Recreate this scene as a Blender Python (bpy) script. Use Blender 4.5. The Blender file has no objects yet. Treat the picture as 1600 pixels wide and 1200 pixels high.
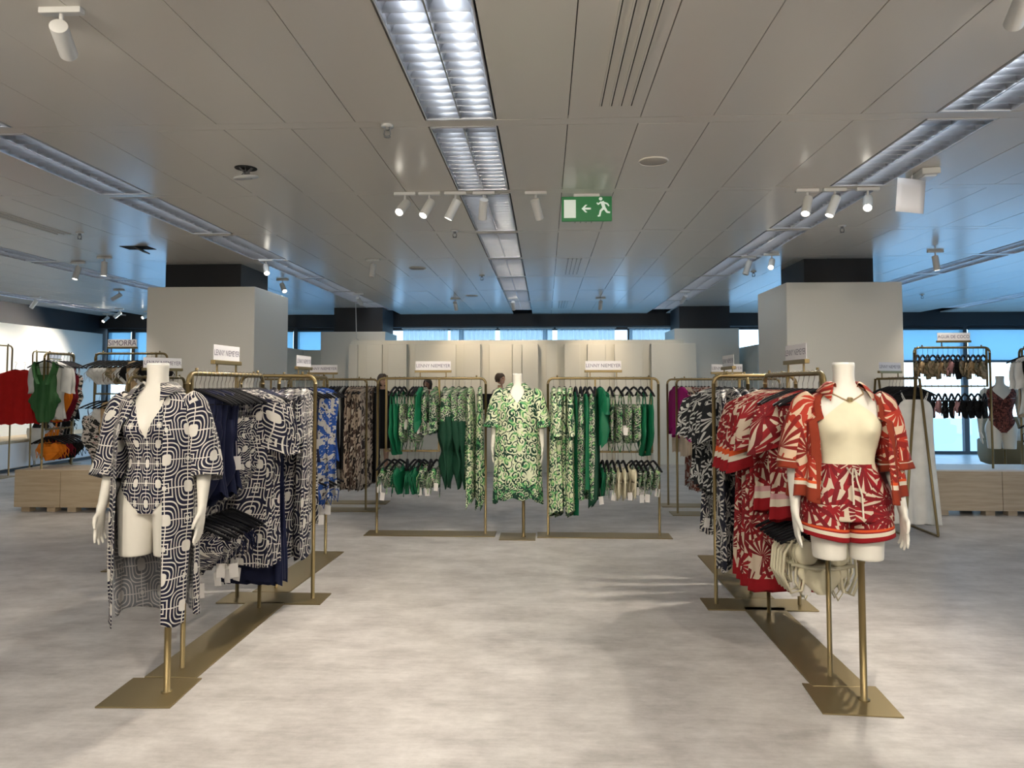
import bpy, bmesh, math, random
from mathutils import Vector, Matrix, Quaternion, noise as mnoise
from math import sin, cos, pi, radians as rad, sqrt, exp, atan2

S = bpy.context.scene
C = S.collection
# ------------------------------------------------------------------ camera, world, exposure
PITCH = rad(2.7)
YAW = math.atan(52 / 1150)
cam_d = bpy.data.cameras.new('camera')
cam = bpy.data.objects.new('camera', cam_d)
C.objects.link(cam)
cam_d.sensor_width = 36.0
cam_d.lens = 36.0 * 1150 / 1600
cam_d.shift_y = -math.tan(PITCH) * 1150 / 1600
cam.location = (0, 0, 1.45)
cam.rotation_euler = (pi / 2 + PITCH, 0, YAW)
cam_d.clip_end = 200
S.camera = cam
S.view_settings.view_transform = 'Standard'
S.view_settings.look = 'None'
S.view_settings.gamma = 1
S.view_settings.use_curve_mapping = False
S.view_settings.exposure = 0.0
S.cycles.max_bounces = 7
S.cycles.diffuse_bounces = 4
S.cycles.glossy_bounces = 3
S.cycles.transmission_bounces = 4
S.cycles.transparent_max_bounces = 8
S.cycles.caustics_reflective = False
S.cycles.caustics_refractive = False
S.cycles.blur_glossy = 1.0
S.cycles.use_denoising = True
S.cycles.sample_clamp_indirect = 4.0

W = bpy.data.worlds.new('world')
S.world = W
W.use_nodes = True
wn = W.node_tree
wn.nodes.clear()
_bg = wn.nodes.new('ShaderNodeBackground'); _wo = wn.nodes.new('ShaderNodeOutputWorld')
_tc = wn.nodes.new('ShaderNodeTexCoord'); _sx = wn.nodes.new('ShaderNodeSeparateXYZ'); _rp = wn.nodes.new('ShaderNodeValToRGB')
wn.links.new(_tc.outputs['Generated'], _sx.inputs[0]); wn.links.new(_sx.outputs['Z'], _rp.inputs[0])
_rp.color_ramp.elements[0].position = 0.0; _rp.color_ramp.elements[0].color = (.66, .86, 1.0, 1)
_rp.color_ramp.elements[1].position = 0.35; _rp.color_ramp.elements[1].color = (.28, .58, .95, 1)
wn.links.new(_rp.outputs[0], _bg.inputs[0]); wn.links.new(_bg.outputs[0], _wo.inputs[0])
_bg.inputs[1].default_value = 3.7

TUBE_E = 13.0        # emission of the fluorescent tubes
SPOT_W = 105.0        # watts of a track spot
HC = 2.93            # ceiling height

# ------------------------------------------------------------------ small node kit
class NT:
    def __init__(s, m):
        s.m = m; s.t = m.node_tree
    def n(s, typ, **kw):
        o = s.t.nodes.new(typ)
        for k, v in kw.items(): setattr(o, k, v)
        return o
    def put(s, sock, v):
        if isinstance(v, bpy.types.NodeSocket): s.t.links.new(v, sock)
        else: sock.default_value = v
    def math(s, op, a, b=0.0, c=None, clamp=False):
        o = s.n('ShaderNodeMath', operation=op, use_clamp=clamp)
        s.put(o.inputs[0], a); s.put(o.inputs[1], b)
        if c is not None: s.put(o.inputs[2], c)
        return o.outputs[0]
    def vmath(s, op, a, b=(0, 0, 0), out=0):
        o = s.n('ShaderNodeVectorMath', operation=op)
        s.put(o.inputs[0], a)
        if op == 'SCALE': s.put(o.inputs['Scale'], b)
        else: s.put(o.inputs[1], b)
        return o.outputs[out]
    def mix(s, f, a, b):
        o = s.n('ShaderNodeMix', data_type='RGBA')
        s.put(o.inputs[0], f); s.put(o.inputs[6], a); s.put(o.inputs[7], b)
        return o.outputs[2]
    def sep(s, v):
        o = s.n('ShaderNodeSeparateXYZ'); s.put(o.inputs[0], v); return o.outputs
    def comb(s, x, y, z=0.0):
        o = s.n('ShaderNodeCombineXYZ'); s.put(o.inputs[0], x); s.put(o.inputs[1], y); s.put(o.inputs[2], z); return o.outputs[0]
    def noise(s, v, scale, detail=2.0, rough=.5, out=0, dim='3D'):
        o = s.n('ShaderNodeTexNoise', noise_dimensions=dim); s.put(o.inputs['Vector'], v)
        o.inputs['Scale'].default_value = scale; o.inputs['Detail'].default_value = detail; o.inputs['Roughness'].default_value = rough
        return o.outputs[out]
    def step(s, v, lo, hi):
        o = s.n('ShaderNodeMapRange', interpolation_type='SMOOTHSTEP'); s.put(o.inputs[0], v)
        o.inputs[1].default_value = lo; o.inputs[2].default_value = hi
        return o.outputs[0]

def c4(c): return (c[0], c[1], c[2], 1.0)
def mat(name, base=(.8, .8, .8), rough=.6, metal=0.0, emit=None, es=0.0, spec=.5, sheen=0.0):
    m = bpy.data.materials.new(name); m.use_nodes = True
    b = m.node_tree.nodes['Principled BSDF']
    b.inputs['Base Color'].default_value = c4(base); b.inputs['Roughness'].default_value = rough
    b.inputs['Metallic'].default_value = metal; b.inputs['Specular IOR Level'].default_value = spec
    if sheen: b.inputs['Sheen Weight'].default_value = sheen
    if emit: b.inputs['Emission Color'].default_value = c4(emit); b.inputs['Emission Strength'].default_value = es
    return m
def bsdf(m): return m.node_tree.nodes['Principled BSDF']
def fabric(name, base, rough=.85, spec=.2):
    m = mat(name, base, rough, spec=spec); k = NT(m)
    tc = k.n('ShaderNodeTexCoord').outputs['Object']
    v = k.noise(tc, 9.0, 2)
    dk = tuple(x * .8 for x in base); lt = tuple(min(1, x * 1.15) for x in base)
    k.put(bsdf(m).inputs['Base Color'], k.mix(v, c4(dk), c4(lt)))
    return m

def uvp(k, scale, warp=0.0, wscale=6.0):
    """garment-surface coordinates in metres (UV), shifted per object, optionally warped"""
    uv = k.n('ShaderNodeUVMap').outputs[0]
    r = k.n('ShaderNodeObjectInfo').outputs['Random']
    off = k.comb(k.math('MULTIPLY', r, 7.31), k.math('MULTIPLY', r, 3.77))
    v = k.vmath('ADD', uv, off)
    if warp:
        nz = k.noise(v, wscale, 1.0, out=1)
        nz = k.vmath('SUBTRACT', nz, (.5, .5, .5))
        v = k.vmath('ADD', v, k.vmath('SCALE', nz, warp))
    return k.vmath('SCALE', v, scale)

def mat_maze(name, cell=.2, n=5.0, navy=(.006, .007, .024), white=(.60, .57, .52), inside=False, duty=.68):
    m = mat(name, rough=.7, spec=.25); k = NT(m)
    v = k.vmath('MULTIPLY', uvp(k, 1.0 / cell, cell * .22, 4.0), (1.12, .86, 1))
    def lat(shift):
        w = k.vmath('ADD', v, shift)
        f = k.vmath('SUBTRACT', k.vmath('FRACTION', w), (.5, .5, .5))
        x, y, _ = k.sep(f)
        ax, ay = k.math('ABSOLUTE', x), k.math('ABSOLUTE', y)
        d = k.math('POWER', k.math('ADD', k.math('POWER', ax, 3.2), k.math('POWER', ay, 3.2)), 1 / 3.2)
        return d, k.math('MINIMUM', ax, ay)
    d1, a1 = lat((0, 0, 0)); d2, a2 = lat((.5, .5, 0))
    d = k.math('MINIMUM', d1, d2)
    near = k.math('LESS_THAN', d1, d2)
    a = k.math('ADD', k.math('MULTIPLY', near, a1), k.math('MULTIPLY', k.math('SUBTRACT', 1.0, near), a2))
    R0 = .105
    ring = k.math('FRACT', k.math('MULTIPLY', k.math('SUBTRACT', d, R0), n / .26))
    isnavy = k.math('MULTIPLY', k.math('LESS_THAN', ring, duty), k.math('GREATER_THAN', d, R0))
    isnavy = k.math('MULTIPLY', isnavy, k.math('LESS_THAN', d, .462))
    line = k.math('MULTIPLY', k.math('LESS_THAN', a, .010), k.math('GREATER_THAN', d, R0))
    isnavy = k.math('MULTIPLY', isnavy, k.math('SUBTRACT', 1.0, line))
    if inside:
        navy, white = (.13, .135, .15), (.36, .35, .34)
    k.put(bsdf(m).inputs['Base Color'], k.mix(isnavy, c4(white), c4(navy)))
    return m

def mat_swirl(name, scale=1.0, dark=(.012, .045, .028), base=(.66, .70, .50), green=(.07, .27, .10), dense=0.0):
    m = mat(name, rough=.75, spec=.2); k = NT(m)
    v = uvp(k, 1.0, .06, 8.0)
    vo = k.n('ShaderNodeTexVoronoi', voronoi_dimensions='2D', feature='F1'); k.put(vo.inputs['Vector'], v); vo.inputs['Scale'].default_value = 11.0 * scale
    vec = k.vmath('SUBTRACT', k.vmath('SCALE', v, 11.0 * scale), k.vmath('SCALE', vo.outputs['Position'], 11.0 * scale))
    x, y, _ = k.sep(vec)
    ang = k.math('ARCTAN2', y, x)
    r = vo.outputs['Distance']
    sp = k.math('SINE', k.math('ADD', k.math('MULTIPLY', r, 13.0), ang))       # a spiral round every cell
    big = k.noise(v, 7.0 * scale, 2.0)
    ink = k.math('GREATER_THAN', k.math('ADD', sp, k.math('MULTIPLY', k.math('SUBTRACT', big, .49 - dense), 5.5)), .15)
    gz = k.noise(k.vmath('ADD', v, (3.1, 1.7, 0)), 13.0 * scale, 1.0)
    col = k.mix(k.step(gz, .54, .60), c4(base), c4((.42, .60, .28)))
    inkc = k.mix(k.step(gz, .53, .58), c4(dark), c4(green))
    k.put(bsdf(m).inputs['Base Color'], k.mix(ink, col, inkc))
    return m

def mat_palm(name, scale, bg, leaf, leaf2=None, petals=9.0, fill=.62):
    m = mat(name, rough=.7, spec=.25); k = NT(m)
    v = uvp(k, 1.0, .05, 5.0)
    def fronds(sc, off, pet, fl):
        w = k.vmath('SCALE', k.vmath('ADD', v, off), sc)
        vo = k.n('ShaderNodeTexVoronoi', voronoi_dimensions='2D', feature='F1'); k.put(vo.inputs['Vector'], w); vo.inputs['Scale'].default_value = 1.0
        vo.inputs['Randomness'].default_value = .8
        x, y, _ = k.sep(k.vmath('SUBTRACT', w, vo.outputs['Position']))
        a = k.math('ARCTAN2', y, x); r = vo.outputs['Distance']
        p = k.math('SINE', k.math('ADD', k.math('MULTIPLY', a, pet), k.math('MULTIPLY', r, 2.0)))
        thr = k.math('SUBTRACT', k.math('MULTIPLY', r, 2.2), fl + .55)
        msk = k.math('GREATER_THAN', p, thr)
        # broken circle: not every direction carries a frond
        gap = k.math('GREATER_THAN', k.math('SINE', k.math('ADD', a, k.math('MULTIPLY', k.sep(vo.outputs['Position'])[0], 9.0))), -.75)
        return k.math('MULTIPLY', msk, gap)
    f1 = fronds(scale, (0, 0, 0), petals, fill)
    col = k.mix(f1, c4(bg), c4(leaf))
    if leaf2:
        f2 = fronds(scale * .8, (.37, .21, 0), petals + 4, fill - .25)
        col = k.mix(f2, col, c4(leaf2))
    k.put(bsdf(m).inputs['Base Color'], col)
    return m

def mat_blotch(name, cols, scale=9.0, stretch=(1, .45)):
    m = mat(name, rough=.75, spec=.2); k = NT(m)
    v = k.vmath('MULTIPLY', uvp(k, 1.0, .06, 7.0), (stretch[0], stretch[1], 1))
    nz = k.noise(v, scale, 3.0, .6)
    rp = k.n('ShaderNodeValToRGB'); k.put(rp.inputs[0], nz); rp.color_ramp.interpolation = 'CONSTANT'
    e = rp.color_ramp.elements
    n = len(cols)
    while len(e) < n: e.new(.5)
    for i, c in enumerate(cols):
        e[i].position = 0 if i == 0 else .36 + .28 * (i - 1) / max(1, n - 2)
        e[i].color = c4(c)
    k.put(bsdf(m).inputs['Base Color'], rp.outputs[0])
    return m

def mat_check(name, a, b, c, scale=16.0):
    m = mat(name, rough=.75, spec=.2); k = NT(m)
    v = uvp(k, scale, .25, 4.0)
    ck = k.n('ShaderNodeTexChecker'); k.put(ck.inputs['Vector'], v); ck.inputs['Scale'].default_value = 1.0
    wn_ = k.n('ShaderNodeTexWhiteNoise', noise_dimensions='2D'); k.put(wn_.inputs['Vector'], k.vmath('FLOOR', v))
    ck.inputs['Color1'].default_value = c4(b)
    k.put(ck.inputs['Color2'], k.mix(k.math('GREATER_THAN', wn_.outputs[0], .6), c4(a), c4(c)))
    k.put(bsdf(m).inputs['Base Color'], ck.outputs[0])
    return m

def mat_wood(name, a, b):
    m = mat(name, a, .5, spec=.35); k = NT(m)
    g = k.n('ShaderNodeTexCoord').outputs['Object']
    v = k.vmath('MULTIPLY', g, (1.0, 6.0, 14.0))
    nz = k.noise(v, 2.2, 4.0, .6)
    k.put(bsdf(m).inputs['Base Color'], k.mix(k.step(nz, .3, .7), c4(a), c4(b)))
    return m

def mat_floor():
    m = mat('floor_vinyl', rough=.38, spec=.4); k = NT(m)
    g = k.n('ShaderNodeTexCoord').outputs['Object']
    n1 = k.noise(k.vmath('MULTIPLY', g, (1.0, 1.6, 1)), 2.6, 6.0, .68)
    n2 = k.noise(k.vmath('MULTIPLY', g, (2.0, 16.0, 1)), 2.6, 4.0, .65)
    n3 = k.noise(g, 11.0, 5.0, .75)
    f = k.math('ADD', k.math('MULTIPLY', n1, .62), k.math('ADD', k.math('MULTIPLY', n2, .18), k.math('MULTIPLY', n3, .2)))
    rp = k.n('ShaderNodeValToRGB'); k.put(rp.inputs[0], f)
    e = rp.color_ramp.elements
    e[0].position = .37; e[0].color = (.335, .308, .290, 1)
    e[1].position = .62; e[1].color = (.585, .555, .53, 1)
    k.put(bsdf(m).inputs['Base Color'], rp.outputs[0])
    k.put(bsdf(m).inputs['Roughness'], k.math('ADD', k.math('MULTIPLY', n3, .2), .28))
    return m

# ------------------------------------------------------------------ materials
M = {}
M['ceiling'] = mat('ceiling_lacquer', (.80, .765, .70), .23, spec=.7)
M['void'] = mat('ceiling_void', (.02, .02, .02), .9)
M['floor'] = mat_floor()
M['wall'] = mat('wall_paint', (.74, .72, .66), .7, spec=.3)
M['wall_cool'] = mat('partition_paint', (.62, .62, .56), .6, spec=.3)
M['dark'] = mat('dark_paint', (.010, .011, .014), .55)
M['bronze'] = mat('bronze_lacquer', (.235, .175, .080), .42, .75, spec=.5)
M['bronze_plate'] = mat('bronze_plate', (.25, .190, .092), .40, .7)
M['louver'] = mat('louver_aluminium', (.76, .76, .78), .28, 1.0)
M['housing'] = mat('housing_white', (.60, .605, .63), .4)
M['tube'] = mat('tube_glow', (.9, .9, .9), .4, emit=(.84, .92, 1.0), es=TUBE_E)
M['lens'] = mat('spot_lens', (.9, .9, .9), .3, emit=(1, .93, .8), es=12.0)
M['lens_off'] = mat('spot_lens_off', (.10, .10, .10), .2)
M['white_metal'] = mat('white_metal', (.70, .70, .68), .4)
M['grey_metal'] = mat('grey_metal', (.20, .20, .20), .5)
M['chrome'] = mat('chrome', (.6, .6, .6), .25, 1.0)
M['mannequin'] = mat('mannequin_lacquer', (.68, .65, .58), .42, spec=.4)
M['cap'] = mat('mannequin_cap', (.80, .79, .76), .35)
M['card'] = mat('card', (.80, .78, .80), .5)
M['ink'] = mat('ink', (.10, .085, .15), .6)
M['tag'] = mat('tag_paper', (.78, .75, .72), .6)
M['hanger'] = mat('hanger_black', (.007, .007, .009), .5, spec=.15)
M['hook'] = mat('hanger_hook', (.30, .28, .25), .35, 1.0)
M['oak'] = mat_wood('oak_veneer', (.50, .385, .25), (.60, .49, .34))
M['oak_grey'] = mat_wood('oak_grey', (.40, .32, .23), (.50, .42, .32))
M['white_lam'] = mat('white_laminate', (.62, .63, .65), .4)
M['sign_green'] = mat('exit_green', (.0, .13, .03), .4, emit=(0, .30, .07), es=.15)
M['sign_white'] = mat('exit_white', (.75, .8, .75), .5, emit=(.8, 1, .85), es=.25)
M['paper'] = mat('paper', (.80, .80, .84), .6)
M['screen'] = mat('screen_black', (.008, .009, .012), .2)
M['sofa'] = mat('sofa_brown', (.17, .115, .05), .8)
M['skin'] = mat('skin', (.50, .30, .21), .5)
M['skin_dark'] = mat('skin_dark', (.16, .08, .05), .5)
M['hair'] = mat('hair_brown', (.05, .03, .018), .6)
M['hair_black'] = mat('hair_black', (.01, .008, .008), .5)
M['eye'] = mat('eye', (.03, .02, .02), .2)
M['lip'] = mat('lip', (.35, .12, .10), .5)

M['maze'] = mat_maze('print_maze_navy', .23, 4.0)
M['maze_in'] = mat_maze('print_maze_reverse', .23, 4.0, inside=True)
M['maze_s'] = mat_maze('print_maze_small', .155, 3.0, duty=.74)
M['maze_v'] = mat_maze('print_maze_medium', .25, 3.2)
M['swirl'] = mat_swirl('print_swirl_green', 1.35)
M['swirl_d'] = mat_swirl('print_swirl_dark', 1.9, dense=.16)
M['swirl_s'] = mat_swirl('print_swirl_small', 2.0, base=(.50, .50, .42), dense=.06)
RED, RUST, CREAM = (.235, .008, .012), (.225, .032, .014), (.66, .60, .46)
M['palm_red'] = mat_palm('print_palm_red', 6.2, (.52, .43, .33), RED, (.15, .005, .009), 12.0, .80)
M['palm_coral'] = mat_palm('print_palm_coral', 6.0, (.58, .43, .30), (.36, .030, .014), (.20, .012, .009), 12.0, .80)
M['palm_in'] = mat('print_palm_reverse', (.50, .25, .25), .8)
M['palm_navy'] = mat_palm('print_palm_navy', 9.5, (.010, .011, .022), (.56, .54, .50), None, 11.0, .35)
M['palm_black'] = mat_palm('print_palm_black', 9.5, (.008, .009, .012), (.50, .50, .48), None, 9.0, .2)
M['rust'] = fabric('cloth_rust', RUST)
M['orange'] = fabric('cloth_orange_stripe', (.60, .085, .022))
M['cream'] = fabric('cloth_cream', (.70, .645, .47))
M['cream_s'] = fabric('cloth_cream_stripe', (.62, .56, .45))
M['pinkish'] = fabric('cloth_pink_stripe', (.50, .27, .28))
M['red'] = fabric('cloth_red', (.50, .014, .012))
M['crimson'] = fabric('cloth_crimson', RED)
M['navy'] = fabric('cloth_navy', (.006, .009, .034), .65, .2)
M['black'] = fabric('cloth_black', (.008, .008, .009))
M['emerald'] = fabric('cloth_emerald', (.004, .125, .055), .55, .35)
M['darkgreen'] = fabric('cloth_dark_green', (.012, .055, .032), .6)
M['blue'] = fabric('cloth_blue', (.020, .065, .27))
M['print_blue'] = mat_blotch('print_blue', [(.5, .5, .5), (.02, .07, .28), (.45, .44, .42), (.05, .04, .05)], 14, (1, 1))
M['tie'] = mat_blotch('print_tie_dye', [(.50, .42, .34), (.028, .020, .018), (.40, .32, .25), (.08, .05, .04), (.52, .46, .38)], 10)
M['check'] = mat_check('print_check', (.52, .42, .36), (.17, .05, .035), (.40, .36, .33))
M['check2'] = mat_check('print_check_pink', (.62, .50, .44), (.26, .07, .04), (.62, .56, .50), 13)
M['magenta'] = fabric('cloth_magenta', (.29, .010, .13))
M['beige'] = fabric('cloth_beige', (.52, .43, .33))
M['grey'] = fabric('cloth_grey', (.30, .30, .28))
M['white'] = fabric('cloth_white', (.66, .66, .64))
M['forest'] = fabric('cloth_forest', (.025, .10, .028), .6, .35)
M['tangerine'] = fabric('cloth_tangerine', (.70, .20, .015))
M['maroon'] = fabric('cloth_maroon', (.15, .008, .020))
M['tan'] = fabric('cloth_tan', (.46, .33, .19))
M['camo'] = mat_blotch('print_camo', [(.03, .035, .03), (.16, .18, .13), (.30, .28, .22), (.08, .10, .09)], 16, (1, 1))
M['floral'] = mat_blotch('print_floral', [(.6, .55, .45), (.65, .3, .1), (.45, .02, .12), (.7, .65, .5)], 16, (1, 1))
M['dots'] = mat_blotch('print_dots', [(.02, .02, .02), (.02, .02, .02), (.55, .50, .45), (.30, .04, .05)], 24, (1, 1))
M['leopard'] = mat_blotch('print_leopard', [(.035, .012, .010), (.18, .055, .045), (.05, .016, .014), (.30, .12, .10)], 24, (1, 1))
M['olive'] = mat_blotch('print_olive', [(.05, .045, .03), (.16, .14, .08), (.34, .26, .17), (.10, .07, .05)], 16, (1, 1))
M['print_teal'] = mat_blotch('print_teal', [(.02, .03, .07), (.05, .10, .16), (.25, .25, .30), (.10, .06, .10)], 14, (1, 1))
# ------------------------------------------------------------------ mesh kit
class MB:
    def __init__(s):
        s.v = []; s.f = []; s.mi = []; s.uv = []; s.cur = 0
    def quad(s, idx, uvs=None, m=None):
        s.f.append(tuple(idx)); s.mi.append(s.cur if m is None else m)
        s.uv.append(uvs if uvs else [(s.v[i][0], s.v[i][2]) for i in idx])
    def box(s, x0, x1, y0, y1, z0, z1, bev=0.0, mtx=None):
        if x0 > x1: x0, x1 = x1, x0
        b = len(s.v)
        if bev <= 0:
            P = [(x, y, z) for z in (z0, z1) for y in (y0, y1) for x in (x0, x1)]
            F = [(0, 2, 3, 1), (4, 5, 7, 6), (0, 1, 5, 4), (2, 6, 7, 3), (0, 4, 6, 2), (1, 3, 7, 5)]
        else:
            bm = bmesh.new()
            bmesh.ops.create_cube(bm, size=1.0)
            for w in bm.verts: w.co = Vector(((x0 + x1) / 2 + w.co.x * (x1 - x0), (y0 + y1) / 2 + w.co.y * (y1 - y0), (z0 + z1) / 2 + w.co.z * (z1 - z0)))
            bmesh.ops.bevel(bm, geom=list(bm.edges), offset=bev, segments=2, affect='EDGES', profile=.5)
            bm.verts.index_update()
            P = [tuple(w.co) for w in bm.verts]; F = [tuple(w.index for w in f.verts) for f in bm.faces]
            bm.free()
        if mtx is not None: P = [tuple(mtx @ Vector(p)) for p in P]
        s.v += P
        for f in F: s.quad([b + i for i in f])
        return s
    def tube(s, pts, r, n=8, cap=True, closed=False, flat=1.0):
        pts = [Vector(p) for p in pts]
        rs = r if isinstance(r, (list, tuple)) else [r] * len(pts)
        b = len(s.v)
        up = None; L = 0.0
        m = len(pts)
        for i, p in enumerate(pts):
            a = pts[(i - 1) % m] if (i > 0 or closed) else p
            c = pts[(i + 1) % m] if (i < m - 1 or closed) else p
            t = (c - a).normalized()
            if up is None:
                up = Vector((0, 0, 1)) if abs(t.z) < .9 else Vector((1, 0, 0))
            side = t.cross(up)
            if side.length < 1e-6: side = t.orthogonal()
            side.normalize(); up = side.cross(t).normalized()
            for j in range(n):
                q = 2 * pi * j / n
                s.v.append(tuple(p + side * (cos(q) * rs[i]) + up * (sin(q) * rs[i] * flat)))
        for i in range(m if closed else m - 1):
            k = (i + 1) % m
            for j in range(n):
                j2 = (j + 1) % n
                s.quad([b + i * n + j, b + k * n + j, b + k * n + j2, b + i * n + j2][::-1],
                       [(j * .02, -i * .03), (j * .02, -i * .03 - .03), (j * .02 + .02, -i * .03 - .03), (j * .02 + .02, -i * .03)])
        if cap and not closed:
            s.quad([b + j for j in range(n)], [(0, 0)] * n)
            s.quad([b + (m - 1) * n + j for j in range(n)][::-1], [(0, 0)] * n)
        return s
    def loft(s, rings, closed=True, cap0=False, cap1=False, uvs=None, mrow=None, flip=False):
        """rings: list of equally long point lists, consecutive rings joined"""
        b = len(s.v); n = len(rings[0])
        for r in rings: s.v += [tuple(p) for p in r]
        for i in range(len(rings) - 1):
            for j in range(n if closed else n - 1):
                j2 = (j + 1) % n
                q = [b + i * n + j, b + i * n + j2, b + (i + 1) * n + j2, b + (i + 1) * n + j]
                if uvs:
                    jj = j + 1
                    u = [uvs[i][j], uvs[i][jj], uvs[i + 1][jj], uvs[i + 1][j]]
                else: u = None
                if flip: q = q[::-1]; u = u[::-1] if u else None
                s.quad(q, u, mrow[i] if mrow else None)
        if cap0: s.quad([b + j for j in range(n)][::-1] if not flip else [b + j for j in range(n)], [(0, 0)] * n)
        if cap1:
            o = b + (len(rings) - 1) * n
            s.quad([o + j for j in range(n)] if not flip else [o + j for j in range(n)][::-1], [(0, 0)] * n)
        return s
    def sphere(s, c, r, n=12, m=8, sc=(1, 1, 1)):
        rings = []
        for i in range(m + 1):
            t = pi * i / m
            rr = max(sin(t), .02)
            rings.append([(c[0] + r * sc[0] * rr * cos(2 * pi * j / n), c[1] + r * sc[1] * rr * sin(2 * pi * j / n), c[2] + r * sc[2] * cos(t)) for j in range(n)])
        return s.loft(rings, cap0=True, cap1=True, flip=True)
    def cyl(s, c, r, h, n=16, r2=None):
        r2 = r if r2 is None else r2
        return s.loft([[(c[0] + q * cos(2 * pi * j / n), c[1] + q * sin(2 * pi * j / n), z) for j in range(n)] for q, z in ((r, c[2]), (r2, c[2] + h))], cap0=True, cap1=True)
    def mesh(s, name, mats, smooth=True):
        me = bpy.data.meshes.new(name)
        me.from_pydata(s.v, [], s.f)
        for m in (mats if isinstance(mats, (list, tuple)) else [mats]): me.materials.append(m)
        me.polygons.foreach_set('material_index', s.mi)
        me.polygons.foreach_set('use_smooth', [smooth] * len(s.f))
        ul = me.uv_layers.new(name='UVMap')
        flat = []
        for u in s.uv:
            for a in u: flat += [a[0], a[1]]
        ul.data.foreach_set('uv', flat)
        me.update()
        return me
    def build(s, name, mats, parent=None, smooth=True, loc=None, rot=None):
        return link(name, s.mesh(name, mats, smooth), parent, loc, rot)

def link(name, data, parent=None, loc=None, rot=None):
    o = bpy.data.objects.new(name, data); C.objects.link(o)
    if parent: o.parent = parent
    if loc is not None: o.location = loc
    if rot is not None: o.rotation_euler = rot
    return o
def tag(o, label, cat, group=None):
    o['label'] = label; o['category'] = cat
    if group: o['group'] = group
    return o
def thing(name, label, cat, loc=(0, 0, 0), rotz=0.0, group=None):
    return tag(link(name, None, None, loc, (0, 0, rotz)), label, cat, group)
def struct(o): o['kind'] = 'structure'; return o
def sharp(o, a=35):
    me = o.data
    bm = bmesh.new(); bm.from_mesh(me)
    for e in bm.edges:
        if len(e.link_faces) == 2 and e.calc_face_angle(0) > rad(a): e.smooth = False
    bm.to_mesh(me); bm.free()
    return o
ORD = ['first', 'second', 'third', 'fourth', 'fifth', 'sixth', 'seventh', 'eighth', 'ninth', 'tenth', 'eleventh', 'twelfth', 'thirteenth', 'fourteenth', 'fifteenth',
       'sixteenth', 'seventeenth', 'eighteenth', 'nineteenth', 'twentieth', 'twenty-first', 'twenty-second', 'twenty-third', 'twenty-fourth', 'twenty-fifth',
       'twenty-sixth', 'twenty-seventh', 'twenty-eighth', 'twenty-ninth', 'thirtieth']
def lerp(a, b, t): return a + (b - a) * t
def interp(tab, z):
    """tab sorted by descending or ascending key; cubic-smoothed linear interpolation of the other columns"""
    t = sorted(tab)
    if z <= t[0][0]: return t[0][1:]
    if z >= t[-1][0]: return t[-1][1:]
    for i in range(len(t) - 1):
        if t[i][0] <= z <= t[i + 1][0]:
            h = t[i + 1][0] - t[i][0]; u = (z - t[i][0]) / h
            out = []
            for c in range(1, len(t[0])):
                p1, p2 = t[i][c], t[i + 1][c]
                m1 = (p2 - t[i - 1][c]) / (t[i + 1][0] - t[i - 1][0]) * h if i > 0 else (p2 - p1)
                m2 = (t[i + 2][c] - p1) / (t[i + 2][0] - t[i][0]) * h if i + 2 < len(t) else (p2 - p1)
                out.append((2*u**3 - 3*u*u + 1) * p1 + (u**3 - 2*u*u + u) * m1 + (-2*u**3 + 3*u*u) * p2 + (u**3 - u*u) * m2)
            return tuple(out)

# ------------------------------------------------------------------ the setting
XL, XR, YB, YF = -9.65, 11.5, 15.75, -5.0
fb = MB(); fb.box(XL - .2, XR + .2, YF - .2, YB + .3, -.1, 0); struct(fb.build('floor', M['floor'], smooth=False))
MOD, ROW = .4, 1.5
CX0 = -.47
LIGHT_COLS = [-21, -14, -7, 0, 7, 14, 21]
VENTS = [(2, 0), (2, 1), (2, 2), (2, 3), (2, 4), (2, 5), (2, 7)]
def row_y(j): return 1.15 + ROW * j          # a panel runs 1.4 m, then a 0.1 m carrier
rng = random.Random(4)
cb = MB()
def cquad(x0, x1, y0, y1, j=0.0):
    b = len(cb.v)
    h = [rng.uniform(-j, j) for _ in range(4)]
    cb.v += [(x0, y0, HC + h[0]), (x1, y0, HC + h[1]), (x1, y1, HC + h[2]), (x0, y1, HC + h[3])]
    cb.quad([b + 3, b + 2, b + 1, b])
    # upturned edges
    cb.v += [(x0, y0, HC + .02), (x1, y0, HC + .02), (x1, y1, HC + .02), (x0, y1, HC + .02)]
    for a in range(4):
        c = (a + 1) % 4
        cb.quad([b + a, b + c, b + 4 + c, b + 4 + a])
i0, i1 = int((XL - CX0) / MOD) - 1, int((XR - CX0) / MOD) + 1
J0, J1 = -4, 9
for j in range(J0, J1 + 1):
    y0 = row_y(j); y1 = min(y0 + 1.4, YB)
    if j > J0: cquad(XL, XR, y0 - .096, y0 - .004)
    for i in range(i0, i1 + 1):
        x = CX0 + MOD * i
        if i in LIGHT_COLS and (j >= -1 or (abs(i) <= 14 and j >= -3)): continue
        if x + .2 < XL or x - .2 > XR: continue
        cquad(x - .1975, x + .1975, y0, y1, .0018)
struct(cb.build('ceiling', M['ceiling'], smooth=False))
vb = MB(); vb.box(XL, XR, YF, YB + .2, HC + .2, HC + .25); struct(vb.build('ceiling_void', M['void'], smooth=False))

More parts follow.
